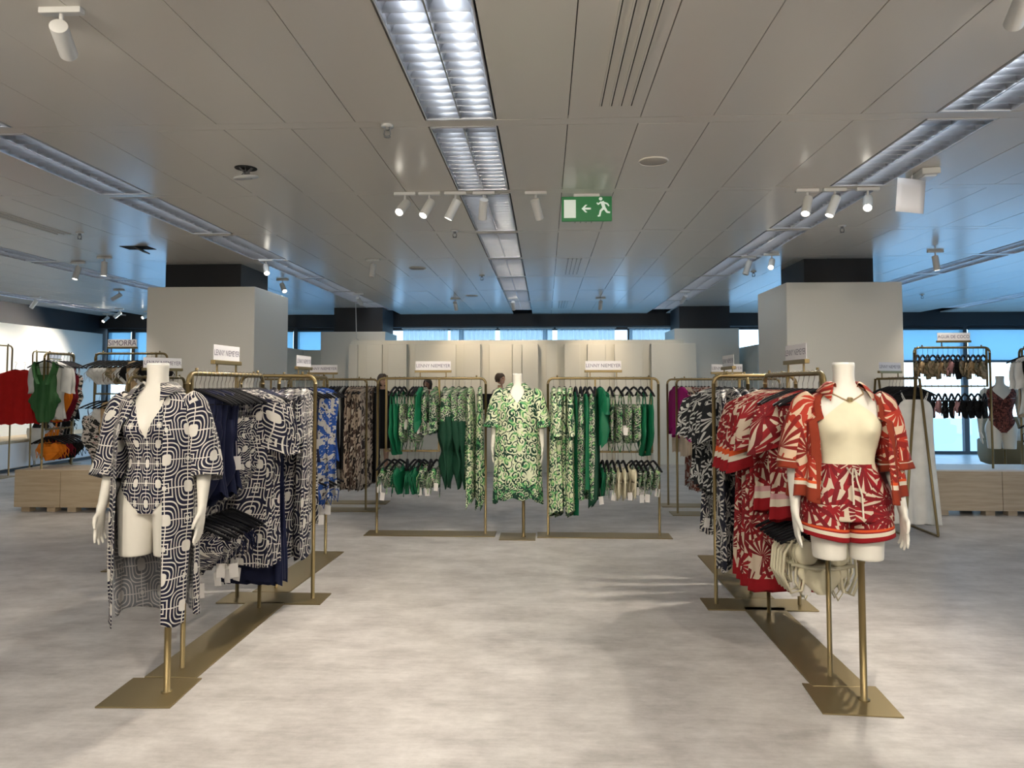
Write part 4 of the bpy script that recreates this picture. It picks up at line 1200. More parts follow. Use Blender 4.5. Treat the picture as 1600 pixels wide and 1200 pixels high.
def sleeve_on(parent, name, mats, s, t_end, r0, r1, inner=None, bands=None, fold=.006, flat=1.0):
    """sleeve following the arm from the shoulder; t_end = height of the cuff"""
    axis = [Vector(c) * Vector((s, 1, 1)) for c, r in ARM]
    pts = []
    for i in range(len(axis) - 1):
        for q in range(6): pts.append(axis[i].lerp(axis[i + 1], q / 6))
    pts = [p for p in pts if p.z >= t_end] + [min(pts, key=lambda p: abs(p.z - t_end))]
    pts = pts[:-1]
    n = 28; rings = []; uvs = []; mrow = []
    for i, p in enumerate(pts):
        t = i / (len(pts) - 1)
        a = pts[max(0, i - 1)]; b = pts[min(len(pts) - 1, i + 1)]
        r = lerp(r0, r1, t) + (.0 if t > .1 else -.004 * (1 - t / .1))
        rg = circ(p + Vector((s * .010 * t, 0, 0)), r, b - a, n, 1.0, flat)
        rg = [q + (q - p).normalized() * fold * t * sin(5 * j * 2 * pi / n + 9 * t) for j, q in enumerate(rg)]
        rings.append(rg)
        uvs.append([(s * 1.7 + r * 2 * pi * j / n, p.z) for j in range(n + 1)])
        if i:
            mi = 0
            for zb, ix in (bands or []):
                if p.z < zb: mi = ix
            mrow.append(mi)
    m = MB(); m.loft(rings, uvs=uvs, mrow=mrow, flip=True)
    o = m.build(name, mats, parent)
    return solid(o, .002, inner)
def skin_patch(m, z0, z1, fin, fout, off=.004, rows=46, cols=22, s=0, bust=1.0):
    """cloth on the skin between angles fin(z) and fout(z); s = 0 both halves"""
    for sg in ((-1, 1) if s == 0 else (s,)):
        vs = lin(z0, z1, rows)
        def fn(u, z, sg=sg): return bpt(sg * lerp(fin(z), fout(z), u if sg > 0 else 1 - u), z, off)
        rings = [[fn(u, z) for u in lin(0, 1, cols)] for z in vs]
        uvs = []
        for r in rings:
            uvs.append([(atan2(p.x, -p.y) * .15, p.z) for p in r])
        m.loft(rings, closed=False, uvs=uvs, flip=True)
    return m

# --- the robed mannequin, front left
L_M = mannequin('headless mannequin in navy maze-print robe and swimsuit, front left', (-1.855, 3.45, 0), rad(2), .075)
def v_in(z):
    if z < 1.205: return 0.0
    return .02 + (z - 1.205) * 2.1
def s_out(z):
    if z < 1.02:                                             # high-cut leg
        t = (1.02 - z) / (1.02 - .86); return lerp(pi * .52, .16, min(1, t) ** .55)
    if z < 1.27: return pi
    return lerp(1.35, .98, min(1, (z - 1.27) / .15))
m = MB()
skin_patch(m, 1.43, 1.205, v_in, lambda z: max(s_out(z) if z < 1.27 else s_out(z), v_in(z) + .2), .0045, 30)
skin_patch(m, 1.205, 1.02, v_in, lambda z: pi, .0045, 24, 40)
skin_patch(m, 1.02, .850, v_in, s_out, .0045, 30)
m.build('swimsuit', M['maze_s'], L_M)
def a_left(z):
    if z > 1.36: return lerp(.36, .72, min(1, (z - 1.36) / .08))
    return lerp(.36, .53, min(1, (1.36 - z) / .14))
open_coat(L_M, 'robe', [M['maze']], .355, a_left, .176, .012, .80, .30, M['maze_in'], seed=3, fold=.010)
for s in (-1, 1): sleeve_on(L_M, 'sleeve', [M['maze']], s, 1.00, .057, .078, M['maze_in'])
collar(L_M, [M['maze']], .62, inner=M['maze'])

# --- the mannequin in red shirt and shorts, front right
R_M = mannequin('headless mannequin in red palm-print shirt and shorts, front right', (1.395, 3.515, 0), rad(-4), .060)
m = MB()
def h_out(z):
    if z < 1.225: return pi
    if z < 1.25: return lerp(pi, 1.30, (z - 1.225) / .025)
    return lerp(1.30, .12, min(1, ((z - 1.25) / .12)) ** .75)
skin_patch(m, 1.372, 1.055, lambda z: 0.0, h_out, .006, 70, 40)
m.build('halter_top', M['cream'], R_M)
m = MB()
for s in (-1, 1): m.tube([(s * .008, -.078, 1.372)] + [bpt(s * a, z, .004) for a, z in ((.55, 1.405), (1.0, 1.428), (1.5, 1.445), (2.2, 1.455), (pi, 1.458))], .0035, 6)
m.build('neck_strap', M['tan'], R_M)
m = MB(); m.tube([(0, -.080, 1.372 - .0), (.0, -.086, 1.385)], .013, 10); m.build('strap_ring', mat('gold_ring', (.55, .42, .22), .3, .8), R_M)
# shorts
m = MB()
SHB = [(1.075, 0), (.80, 3), (.787, 1), (.782, 2), (.765, 1)]
vs = lin(1.085, .832, 30)
def sh_pt(phi, z):
    t = (1.085 - z) / .215
    p = bpt(phi, max(z, .90), .008 + .016 * t, bust=0)
    p += Vector((sin(phi), -cos(phi), 0)) * (.004 * sin(phi * 22) * (1 - t) + .004 * sin(phi * 7) * t); p.z = z
    return p
rings = [[sh_pt(2 * pi * j / 72, z) for j in range(72)] for z in vs]
m.loft(rings, uvs=[[(j * 1.1 / 72, z) for j in range(73)] for z in vs], cap1=True, flip=True)
zleg = sorted(set(lin(.905, .745, 22) + [.800, .790, .784, .766]), reverse=True)
for s in (-1, 1):
    rings, mrow, uvs = [], [], []
    for i, z in enumerate(zleg):
        t = (.905 - z) / .16
        a, b = lerp(.094, .107, t), lerp(.112, .112, t)
        cx = s * lerp(.092, .100, t)
        rings.append([(cx + a * cos(2 * pi * j / 40) * (1 + .02 * t * sin(j * 2 * pi / 40 * 6)), -.004 + b * sin(2 * pi * j / 40) * (1 + .03 * t * sin(j * 2 * pi / 40 * 5 + 1)), z + s * .0 + .02 * t * (cos(2 * pi * j / 40) * s)) for j in range(40)])
        uvs.append([(s * .5 + .1 * 2 * pi * j / 40, z) for j in range(41)])
        if i:
            zc = (z + zleg[i - 1]) / 2
            mrow.append(0 if zc > .800 else 3 if zc > .790 else 1 if zc > .784 else 2 if zc > .766 else 1)
    m.loft(rings, uvs=uvs, mrow=mrow, flip=True)
o = m.build('shorts', [M['palm_red'], M['crimson'], M['cream_s'], M['orange']], R_M)
solid(o, .002)
m = MB()
for s in (-1, 1): m.tube([(s * .004, -.112, 1.070), (s * .010, -.122, 1.02), (s * .018 + .01, -.130, .95), (s * .020 + .012, -.128, .88 - .03 * s)], .004, 6)
m.tube([(-.03, -.110, 1.075), (-.012, -.120, 1.045), (0, -.112, 1.070), (.02, -.121, 1.040), (.03, -.110, 1.073)], .004, 6)
m.build('drawstring', M['cream_s'], o)
def a_right(z):
    if z > 1.36: return lerp(.74, .95, min(1, (z - 1.36) / .08))
    return lerp(.74, .60, min(1, (1.36 - z) / .25))
open_coat(R_M, 'shirt', [M['palm_coral'], M['rust'], M['cream_s'], M['orange']], .925, a_right, .205, .030, None, 0, M['palm_in'], bands=[(1.015, 3), (1.003, 2), (.984, 1)], seed=8, fold=.016)
# plain facing along both front edges
for s in (-1, 1):
    m = MB()
    vs = lin(1.425, .930, 40)
    def fac(u, z, s=s):
        t = max(0, (1.30 - z) / .37)
        a = a_right(z) + lerp(0, .22, u if s > 0 else 1 - u)
        wmin = 0 if z > 1.34 else lerp(.0, .205, min(1, (1.34 - z) / .06)) + .030 * t
        dmin = 0 if z > 1.30 else lerp(.09, .128, min(1, (1.30 - z) / .1)) + .015 * t
        p = bpt(s * a, z, .016, wmin, dmin)
        if z < 1.245:
            q = bpt(s * a, 1.245, .016, wmin, dmin); p.y = min(p.y, q.y * lerp(1, .93, t))
        p += Vector((s * sin(a), -cos(a), 0)) * .008 * t; p.z = z
        return p
    grid(m, fac, lin(0, 1, 8), vs)
    solid(m.build('front_facing', [M['rust']], R_M), .002)
for s in (-1, 1): sleeve_on(R_M, 'sleeve', [M['palm_coral'], M['rust'], M['cream_s'], M['orange']], s, 1.045, .057, .076, M['palm_in'], bands=[(1.105, 3), (1.095, 1), (1.09, 2), (1.072, 1)])
collar(R_M, [M['palm_coral']], .85, inner=M['rust'])

# --- the mannequin in the green dress, middle
C_M = mannequin('headless mannequin in green swirl-print dress between two racks', (-.265, 7.06, 0), 0, .055)
m = MB()
zs = sorted(set(lin(1.45, .36, 70) + [.52]), reverse=True)
def dr(phi, z):
    t = max(0, (1.30 - z) / .94)
    wmin = 0 if z > 1.36 else lerp(0, .185, min(1, (1.36 - z) / .1)) + .03 * t
    dmin = 0 if z > 1.30 else lerp(.09, .135, min(1, (1.30 - z) / .1)) + .02 * t
    p = bpt(phi, max(z, .9), .010, wmin, dmin)
    if z < 1.245 and cos(phi) > 0: p.y = min(p.y, bpt(phi, 1.245, .01, wmin, dmin).y * .95)
    p += Vector((sin(phi), -cos(phi), 0)) * (.014 * t * (sin(phi * 8 + 1) + .5 * sin(phi * 13)))
    p.z = z - (.06 * abs(sin(phi)) ** 3 + .012 * sin(phi * 9)) * t ** 4 + .02 * t ** 4
    return p
mr = [0 if (zs[i] + zs[i + 1]) / 2 > .50 else 1 for i in range(len(zs) - 1)]
def vfr(z): return 0.0 if z < 1.265 else (z - 1.265) * 3.3
for s in (-1, 1):
    grid(m, (lambda u, z, s=s: dr(s * lerp(vfr(z), pi, u if s > 0 else 1 - u), z)), lin(0, 1, 48), zs, mrow=mr)
solid(m.build('dress', [M['swirl'], M['swirl_d']], C_M), .002)
for s in (-1, 1): sleeve_on(C_M, 'sleeve', [M['swirl'], M['swirl_d']], s, 1.02, .054, .100, None, bands=[(1.10, 1)])
collar(C_M, [M['swirl']], .62, inner=M['swirl'])

# --- the mannequin in the leopard swimsuit, far right behind the plinth
K_M = mannequin('headless mannequin in brown animal-print swimsuit behind the far right plinth', (5.66, 9.45, 0), rad(-14), .03)
m = MB()
skin_patch(m, 1.43, 1.20, lambda z: 0 if z < 1.26 else (z - 1.26) * 5.5, lambda z: pi if z < 1.27 else lerp(1.35, 1.15, min(1, (z - 1.27) / .15)), .0045, 30)
skin_patch(m, 1.20, 1.02, lambda z: 0.0, lambda z: pi, .0045, 24, 40)
skin_patch(m, 1.02, .850, lambda z: 0.0, s_out, .0045, 30)
m.build('swimsuit', M['leopard'], K_M)

# --- three people at the back
def person(label, loc, rotz, height, skin, hair, top, skirt_z, sleeve_z, legs_mat=None, hair_len=.16, arm_fwd=0.0, shoes=None):
    k_ = height / 1.70
    o = thing('person', label, 'person', loc, rotz); o.scale = (k_,) * 3
    m = MB(); trunk(m, .82, 1.50)
    for s in (-1, 1):
        rings = []
        for z, a, b, cx, cy in ((.92, .080, .095, .085, .008), (.80, .080, .090, .085, .0), (.62, .066, .070, .083, -.004), (.50, .055, .058, .082, -.008), (.45, .052, .056, .082, -.006), (.36, .052, .058, .083, .012), (.22, .040, .043, .084, .012), (.09, .032, .036, .085, .008), (.05, .034, .045, .085, .0)):
            rings.append([(s * cx + a * cos(2 * pi * j / 18), cy + b * sin(2 * pi * j / 18), z) for j in range(18)])
        m.loft(rings, cap0=True, cap1=True, flip=True)
        m.sphere((s * .088, -.055, .035), .045, 12, 8, (.9, 2.5, .75))
        ax = [(Vector(c), r) for c, r in ARM]
        rings = []
        for i, (c, r) in enumerate(ax):
            c = c.copy()
            if arm_fwd and i >= 5: c = c + Vector((-.05, -arm_fwd * (i - 4) / 4, arm_fwd * .5 * (i - 4) / 4))
            ax[i] = (c, r)
        for i, (c, r) in enumerate(ax):
            a = ax[max(0, i - 1)][0]; b = ax[min(len(ax) - 1, i + 1)][0]; f = Vector((s, 1, 1))
            rings.append(circ(c * f, r, (b - a) * f, 14))
        m.loft(rings, cap0=True, cap1=True)
        e = ax[-1][0]; d = ax[-1][0] - ax[-2][0]
        add_hand(m, s, (s * e.x, e.y, e.z), (d.x, d.y, d.z))
    # head: skull, jaw, nose, ears
    m.sphere((0, .0, 1.620), .082, 16, 12, (.90, 1.10, 1.18)); m.sphere((0, -.030, 1.565), .056, 14, 10, (.95, .95, 1.0))
    m.sphere((0, -.098, 1.600), .013, 8, 6, (.9, 1.2, 1.5))
    for s in (-1, 1): m.sphere((s * .076, .005, 1.605), .018, 8, 6, (.5, .9, 1.5))
    link('body', remesh(m, 'body', skin, .0075, 4), o)
    for s in (-1, 1):
        e = MB(); e.sphere((s * .030, -.081, 1.622), .009, 8, 6); e.build('eye', M['eye'], o)
    e = MB(); e.sphere((0, -.086, 1.560), .02, 10, 6, (1.0, .35, .3)); e.build('mouth', M['lip'], o)
    e = MB()
    rings = []
    for i in range(15):                                       # hair: a cap open over the face
        t = i / 14; z = lerp(1.725, 1.61 - hair_len, t)
        r = .092 * sqrt(max(.02, 1 - ((z - 1.63) / .105) ** 2)) if z > 1.63 else lerp(.096, .075, (1.63 - z) / max(.01, hair_len + .02))
        op = 0 if z > 1.675 else min(1.05, (1.675 - z) * 22)
        rings.append([Vector((r * sin(a) * .98, .008 - r * cos(a) * 1.12 + .012 * max(0, 1.6 - z) * 4, z + .004 * sin(a * 11))) for a in lin(op, 2 * pi - op, 28)])
    e.loft(rings, closed=False, flip=False); solid(e.build('hair', hair, o), .012)
    e = MB()
    zs = lin(1.445, skirt_z, 40)
    def cl(phi, z):
        t = max(0, (1.0 - z) / .8)
        p = bpt(phi, max(z, .9), .012, (.15 if z < 1.3 else 0) + .02 * t, .10 if z < 1.28 else 0)
        p += Vector((sin(phi), -cos(phi), 0)) * .012 * t * sin(phi * 9); p.z = z; return p
    grid(e, cl, lin(0, 2 * pi, 60), zs); solid(e.build('clothes', [top], o), .003)
    for s in (-1, 1):
        rings = []
        pts = [q for q in ax if q[0].z >= sleeve_z - .001]
        for i, (c, r) in enumerate(pts):
            a = ax[max(0, i - 1)][0]; b = ax[min(len(ax) - 1, i + 1)][0]; f = Vector((s, 1, 1))
            rings.append(circ(c * f, r + .012, (b - a) * f, 16))
        e = MB(); e.loft(rings); e.build('sleeve', top, o)
    if legs_mat:
        e = MB()
        for s in (-1, 1):
            e.loft([[(s * .085 + a * cos(2 * pi * j / 20), b * sin(2 * pi * j / 20), z) for j in range(20)] for z, a, b in ((.93, .09, .11), (.6, .082, .09), (.3, .075, .082), (.09, .07, .08))], flip=True)
        e.build('trousers', legs_mat, o)
    if shoes:
        e = MB()
        for s in (-1, 1): e.sphere((s * .088, -.055, .030), .052, 12, 8, (.95, 2.4, .72))
        e.build('shoes', shoes, o)
    return o
person('person in black standing half hidden behind the rack of green swimwear', (-2.74, 12.3, 0), rad(35), 1.60, M['skin'], M['hair'], M['black'], .40, .95, shoes=M['black'])
person('person with brown hair and grey top behind the counter, behind the green dress', (-.80, 13.08, 0), rad(60), 1.62, M['skin'], M['hair'], M['grey'], .85, 1.05, M['navy'], .05, .22)
person('person with black hair seen through the hanging frame of green swimwear', (-2.10, 13.08, 0), rad(-20), 1.52, M['skin_dark'], M['hair_black'], M['maroon'], .85, 1.15, M['black'], .10, .15)
# ------------------------------------------------------------------ the racks and what hangs on them
Hh = 1.505
def ser(a, b, keys):
    n = len(keys)
    return [(a + (b - a) * (i / max(1, n - 1)), kk) for i, kk in enumerate(keys)]
# left side: front rack runs away from us, a short one across it, another beyond
rack('clothes_rack', 'bronze rack of navy swimwear running away behind the robed mannequin', (-1.85, 4.245, 0), pi / 2, 1.01, inner=(-.47, .10, .80), group='bronze racks')
hang('from the front, top rail behind the robed mannequin', (-1.85, 3.82, Hh), (0, 1), ser(0, .88, ['navy_suit', 'navy_top', 'navy_top', 'navy_suit', 'navy_top', 'navy_top'] + ['maze_suit'] * 4 + ['maze_kaftan'] * 5 + ['navy_dress'] * 3), True, 'top rail of left front rack', jitter=4)
hang('from the front, lower rail behind the robed mannequin', (-1.85, 3.83, .80), (0, 1), ser(0, .46, ['maze_brief', 'maze_bikini', 'maze_brief', 'maze_bikini', 'maze_brief', 'navy_bikini', 'maze_bikini', 'navy_bikini', 'navy_bikini', 'navy_bikini']), True, 'lower rail of left front rack', jitter=6)
rack('clothes_rack', 'bronze rack of maze-print dresses standing crosswise at left', (-1.83, 4.97, 0), 0, .52, plate=(.70, .255), group='bronze racks')
hang('from the left on the crosswise rack at left', (-2.0, 4.97, Hh), (1, 0), ser(0, .36, ['navy_dress', 'maze_shirt', 'maze_shirt', 'maze_shirt', 'maze_shirt', 'maze_shirt']), False, 'left crosswise rack', jitter=12)
rack('clothes_rack', 'bronze rack with blue tops, rear left behind the crosswise rack', (-1.89, 5.73, 0), pi / 2 - rad(2), 1.05, inner=(-.30, .44, .80), group='bronze racks')
hang('from the front on the rear left rack', (-1.905, 5.32, Hh), (.02, 1), ser(0, .84, ['maze_slim'] * 4 + ['navy_top', 'blue_print', 'blue_top', 'blue_print', 'blue_top', 'blue_top']), True, 'rear left rack', jitter=5)
hang('from the front, lower rail of the rear left rack', (-1.895, 5.75, .80), (.02, 1), ser(0, .36, ['blue_bikini', 'maze_bikini', 'blue_bikini', 'blue_bikini', 'blue_bikini']), True, 'lower rail of rear left rack', jitter=8)
# right side, mirrored
rack('clothes_rack', 'bronze rack of red and cream swimwear running away behind red-shirted mannequin', (1.405, 4.28, 0), pi / 2, 1.0, inner=(-.46, .06, .80), group='bronze racks')
hang('from the front, top rail behind red-shirted mannequin', (1.405, 3.86, Hh), (0, 1), ser(0, .86, ['red_suit', 'red_suit', 'red_shirt', 'red_suit', 'cream_suit', 'cream_suit', 'red_shirt', 'red_kaftan', 'red_kaftan', 'red_kaftan', 'red_kaftan', 'red_kaftan']), True, 'top rail of right front rack', jitter=4)
hang('from the front, lower rail behind red-shirted mannequin', (1.405, 3.86, .80), (0, 1), ser(0, .44, ['cream_halter', 'cream_halter', 'cream_halter', 'cream_halter', 'cream_halter', 'red_brief', 'red_brief', 'red_brief', 'red_brief', 'red_brief']), True, 'lower rail of right front rack', jitter=7)
rack('clothes_rack', 'bronze rack of navy palm-print dresses standing crosswise at right', (1.39, 4.97, 0), 0, .54, plate=(.70, .255), group='bronze racks')
hang('from the left on the crosswise rack at right', (1.18, 4.97, Hh), (1, 0), ser(0, .40, ['palm_dress'] * 5 + ['maze_suit', 'palm_dress']), False, 'right crosswise rack', jitter=14)
rack('clothes_rack', 'bronze rack of leaf-print kaftans, rear right behind the crosswise rack', (1.41, 5.73, 0), pi / 2, 1.05, inner=(-.30, .44, .80), group='bronze racks')
hang('from the front on the rear right rack', (1.41, 5.32, Hh), (0, 1), ser(0, .84, ['palm_black'] * 5 + ['palm_dress', 'palm_black', 'palm_black']), True, 'rear right rack', jitter=6)
hang('from the front, lower rail of the rear right rack', (1.41, 5.55, .80), (0, 1), ser(0, .40, ['palm_bikini'] * 6), True, 'lower rail of rear right rack', jitter=8)
# the green pair in the middle
def at_px(px, Y): return Y * ((px - 852) / 1150.0)
YD = 7.16
rack('clothes_rack', 'bronze rack of green swimwear left of the green-dressed mannequin', (-1.11, YD, 0), 0, 1.06, inner=(-.445, .075, .80), plate=(1.26, .25), group='bronze racks')
D0 = -1.11
hang('from left, hung frame left of green-dressed mannequin', (0, YD, Hh), (1, 0), [(at_px(p, YD) + .0, kk, w) for p, kk, w in
     ((616, 'em_suit', -6), (623, 'em_suit', -8), (630, 'sw_suit', -3), (645, 'sw_suit', -9), (649, 'sw_suit', -5), (653, 'sw_suit', -7), (658, 'em_top', -6), (664, 'sw_top', 4), (681, 'sw_top', -8))], False, 'hung frame of left green rack')
hang('from left, lower rail left of green-dressed mannequin', (0, YD, .80), (1, 0), [(at_px(p, YD), kk, w) for p, kk, w in
     ((604, 'sw_bikini', -16), (615, 'sw_bikini', -15), (624, 'em_bikini', -14), (636, 'em_bikini', 8), (648, 'em_bikini', -15), (654, 'em_bikini', -14), (662, 'sw_bikini', -10), (673, 'sw_bikini', 2), (682, 'sw_bikini', -12))], False, 'lower rail of left green rack')
hang('from left beside the frame left of green-dressed mannequin', (0, YD, Hh), (1, 0), [(at_px(p, YD), kk, w) for p, kk, w in
     ((695, 'sw_wrap', 0), (707, 'sw_wrap', -14), (717, 'sw_wrap', -13), (726, 'sw_wrap', -12), (736, 'sw_dress', -3), (750, 'sw_dress', 3))], False, 'right half of left green rack')
YE = 7.14
rack('clothes_rack', 'bronze rack of green swimwear right of the green-dressed mannequin', (.555, YE, 0), 0, 1.06, inner=(-.075, .465, .80), plate=(1.27, .25), group='bronze racks')
hang('from left beside frame right of green-dressed mannequin', (0, YE, Hh), (1, 0), [(at_px(p, YE), kk, w) for p, kk, w in
     ((865, 'sw_kaftan', 1), (874, 'sw_kaftan', 0), (882, 'sw_dress', -3), (891, 'sw_kaftan', -3), (899, 'em_sarong', 3), (907, 'sw_trousers', 1), (914, 'em_trousers', 6), (921, 'sw_trousers', 10), (929, 'dg_skirt', -5), (937, 'em_blouse', 12))], False, 'left half of right green rack')
hang('from left, hung frame right of green-dressed mannequin', (0, YE, Hh), (1, 0), [(at_px(p, YE), kk, w) for p, kk, w in
     ((952, 'sw_suit', 4), (963, 'sw_suit', 10), (977, 'sw_suit', 12), (989, 'sw_suit', 16), (1000, 'em_suit', 8), (1010, 'em_suit', 10))], False, 'hung frame of right green rack')
hang('from left, lower rail right of green-dressed mannequin', (0, YE, .80), (1, 0), [(at_px(p, YE), kk, w) for p, kk, w in
     ((940, 'em_bikini', 2), (947, 'sw_bikini', 0), (955, 'sw_bikini', 4), (964, 'cream_halter', 2), (972, 'cream_halter', 5), (985, 'cream_halter', 10), (992, 'sw_bikini', 12), (1000, 'sw_bikini', 10), (1009, 'sw_bikini', 11), (1018, 'sw_bikini', 14))], False, 'lower rail of right green rack')
# racks further back, left: black and tie-dye
rack('clothes_rack', 'bronze rack of black and tie-dye dresses behind the left racks', (-2.70, 8.47, 0), 0, 1.26, plate=(1.55, .26), inner=(-.5, .02, .80), group='bronze racks')
hang('from left, black and tie-dye rack behind left racks', (0, 8.47, Hh), (1, 0), [(at_px(p, 8.47), kk) for p, kk in
     zip((514, 519, 524, 528, 532, 536, 541, 546, 550, 554, 558, 563, 567), ['black_long', 'black_long', 'black_long', 'black_long', 'black_dress', 'grey_dress', 'black_dress', 'tie_dress', 'tie_dress', 'tie_dress', 'tie_dress', 'tie_dress', 'tie_dress'])], False, 'black and tie-dye rack', jitter=6)
rack('clothes_rack', 'bronze rack just behind the rack of black and tie-dye dresses', (-2.62, 8.99, 0), 0, 1.12, plate=(1.40, .26), group='bronze racks')
hang('from left, second rack behind the black dresses', (0, 8.99, Hh), (1, 0), [(at_px(p, 8.99), kk) for p, kk in zip((572, 575, 579, 583, 587), ['tie_dress', 'tie_dress', 'tie_dress', 'tie_dress', 'black_long'])], False, 'second tie-dye rack', jitter=8)
# right: checkered
rack('clothes_rack', 'bronze rack of checkered dresses behind the right racks', (2.05, 8.38, 0), 0, 1.15, plate=(1.30, .26), group='bronze racks')
hang('from left, checkered rack behind the right racks', (0, 8.38, Hh), (1, 0), [(at_px(p, 8.38), kk) for p, kk in
     zip((1063, 1069, 1074, 1078, 1083, 1088, 1093, 1098, 1104, 1112, 1120, 1128), ['magenta_top', 'beige_dress', 'beige_dress', 'check_dress', 'check_dress', 'check_dress', 'check_dress', 'check_shirt', 'check_shirt', 'check_shirt', 'palm_black', 'palm_black'])], False, 'checkered rack', jitter=8)
rack('clothes_rack', 'bronze rack just behind the rack of checkered dresses', (2.05, 8.94, 0), 0, 1.17, plate=(1.35, .26), group='bronze racks')
hang('from left, rack just behind the checkered dresses', (0, 8.94, Hh), (1, 0), [(at_px(p, 8.94), kk) for p, kk in ((1052, 'magenta_top'), (1057, 'beige_dress'), (1062, 'beige_dress'))], False, 'second checkered rack', jitter=8)
# the A-frame rack with the white slip dress
o = thing('clothes_rack', 'bronze A-frame rack holding the white slip dress', 'clothes rack', (3.56, 7.22, 0), 0, 'bronze racks')
m = MB()
for s in (-1, 1): m.tube([(s * .018, 0, 1.505), (s * .155, 0, .012)], .012, 10)
m.build('front_frame', M['bronze'], o)
m = MB()
for s in (-1, 1): m.tube([(s * .018, .86, 1.505), (s * .155, .86, .012)], .012, 10)
m.build('back_frame', M['bronze'], o)
m = MB(); m.tube([(0, 0, 1.505), (0, .86, 1.505)], .0125, 10); m.build('top_rail', M['bronze'], o)
m = MB()
for s in (-1, 1): m.tube([(s * .155, 0, .012), (s * .155, .86, .012)], .011, 8)
m.build('foot_rail', M['bronze'], o)
hang('from the front on the A-frame rack', (3.56, 7.285, 1.505), (0, 1), ser(0, .52, ['slip', 'black_dress', 'black_long', 'black_dress', 'black_dress', 'black_long', 'black_dress', 'black_dress']), True, 'A-frame rack', jitter=3)
# left: rack half hidden behind the robed mannequin
rack('clothes_rack', 'bronze rack of maroon and camouflage dresses behind the robed mannequin, at left', (-3.30, 6.15, 0), pi / 2, .9, plate=(1.1, .26), group='bronze racks')
hang('from the front, rack left behind the robed mannequin', (-3.30, 5.85, Hh), (0, 1), ser(0, .62, ['camo_dress', 'camo_dress', 'maroon_dress', 'maroon_dress', 'black_dress', 'black_dress', 'black_dress', 'black_dress']), True, 'rack left behind robed mannequin', jitter=4)

# ------------------------------------------------------------------ far left: plinth with racks, wall units
def plinth(name, label, x0, x1, y0, y1, h, seams, wood, top):
    o = thing(name, label, 'plinth', ((x0 + x1) / 2, (y0 + y1) / 2, 0)); w, d = (x1 - x0) / 2, (y1 - y0) / 2
    xs = [-w] + [s - (x0 + x1) / 2 for s in seams] + [w]
    for a, b in zip(xs[:-1], xs[1:]):
        m = MB(); m.box(a + .003, b - .003, -d, d, .055, h - .018, .002); m.build('box_unit', wood, o, smooth=False)
        for q in (a + .12, b - .12):
            m = MB(); m.box(q - .05, q + .05, -d + .03, -d + .13, 0, .055); m.box(q - .05, q + .05, d - .13, d - .03, 0, .055); m.build('foot', wood, o, smooth=False)
    m = MB(); m.box(-w, w, -d, d, h - .018, h, .002); m.build('top', top, o, smooth=False)
    return o
plinth('display_plinth', 'low pale oak plinth at left carrying two racks', -6.03, -4.35, 8.16, 8.70, .475, (-5.49,), M['oak'], M['oak'])
plinth('display_plinth', 'low grey-brown oak plinth at far right carrying racks', 4.28, 6.9, 8.39, 8.98, .505, (5.02, 5.9), M['oak_grey'], M['white_lam'])
zt = .475
rack('clothes_rack', 'narrow rack with the dark green playsuit on the left plinth', (-5.76, 8.48, zt), pi / 2, .52, H=1.33, plate=None, inner=(-.20, .26, .45), group='racks on the plinths')
hang('from the front, narrow rack on the left plinth', (-5.76, 8.24, zt + 1.33), (0, 1), [(0.0, 'forest_playsuit', 4), (.08, 'white_top', 0), (.14, 'white_top'), (.2, 'tan_suit'), (.26, 'tan_suit'), (.32, 'maroon_suit'), (.38, 'maroon_suit'), (.44, 'dots_suit')], True, 'narrow rack on left plinth', tags=False)
hang('from front, lower rail of narrow rack, left plinth', (-5.74, 8.30, zt + .45), (.06, 1), ser(0, .40, ['tan_bikini', 'tan_bikini', 'tan_bikini', 'maroon_bikini', 'maroon_bikini', 'black_bikini', 'black_bikini', 'black_bikini']), True, 'lower rail of narrow rack', tags=False)
rack('clothes_rack', 'wide rack of small bikinis on the left plinth', (-4.83, 8.38, zt), 0, .86, H=1.33, plate=None, inner=(-.42, .30, .86), group='racks on the plinths')
hang('from left, wide rack on the left plinth', (-5.20, 8.38, zt + 1.33), (1, 0), ser(0, .72, ['white_bikini'] * 4 + ['olive_bikini'] * 2 + ['white_bikini', 'black_bikini', 'tan_top', 'white_bikini', 'olive_bikini', 'black_bikini', 'black_bikini', 'black_bikini']), False, 'wide rack on left plinth', face=rad(-50), jitter=6, tags=False)
hang('from left, lower rail of wide rack, left plinth', (-5.20, 8.38, zt + .86), (1, 0), ser(0, .66, ['dots_suit', 'white_bikini', 'tan_top', 'navy_skirt', 'tan_top', 'tan_top', 'maroon_dress', 'maroon_suit', 'camo_dress', 'maroon_suit']), False, 'lower rail of wide rack', face=rad(-50), jitter=6, tags=False)
sign('SIMORRA', 'card with grey lettering on the wide rack of the left plinth', (-4.94, 8.38, zt + 1.34), 0, w=.345)
# red tops at the picture's left edge
o = thing('clothes_rack', 'bronze arm rack of scarlet tops at the far left', 'clothes rack', (-6.74, 10.25, 0), rad(11.5), 'bronze racks')
m = MB(); m.box(-.2, .2, -.25, .25, 0, .01, .002); m.build('base_plate', M['bronze_plate'], o, smooth=False)
m = MB(); m.tube([(0, 0, .01), (0, 0, 1.75)], .014, 10); m.build('post', M['bronze'], o)
m = MB(); m.tube([(0, 0, 1.72), (0, -.98, 1.72)], .0125, 10); m.build('arm', M['bronze'], o)
hang('from the front, rack of scarlet tops at far left', (-6.92, 9.32, 1.72), (.2, .98), ser(0, .80, ['red_top', 'red_top', 'red_top', 'red_top', 'floral_top', 'black_top', 'black_top']), True, 'rack of scarlet tops', jitter=14, face=rad(10), tags=True)
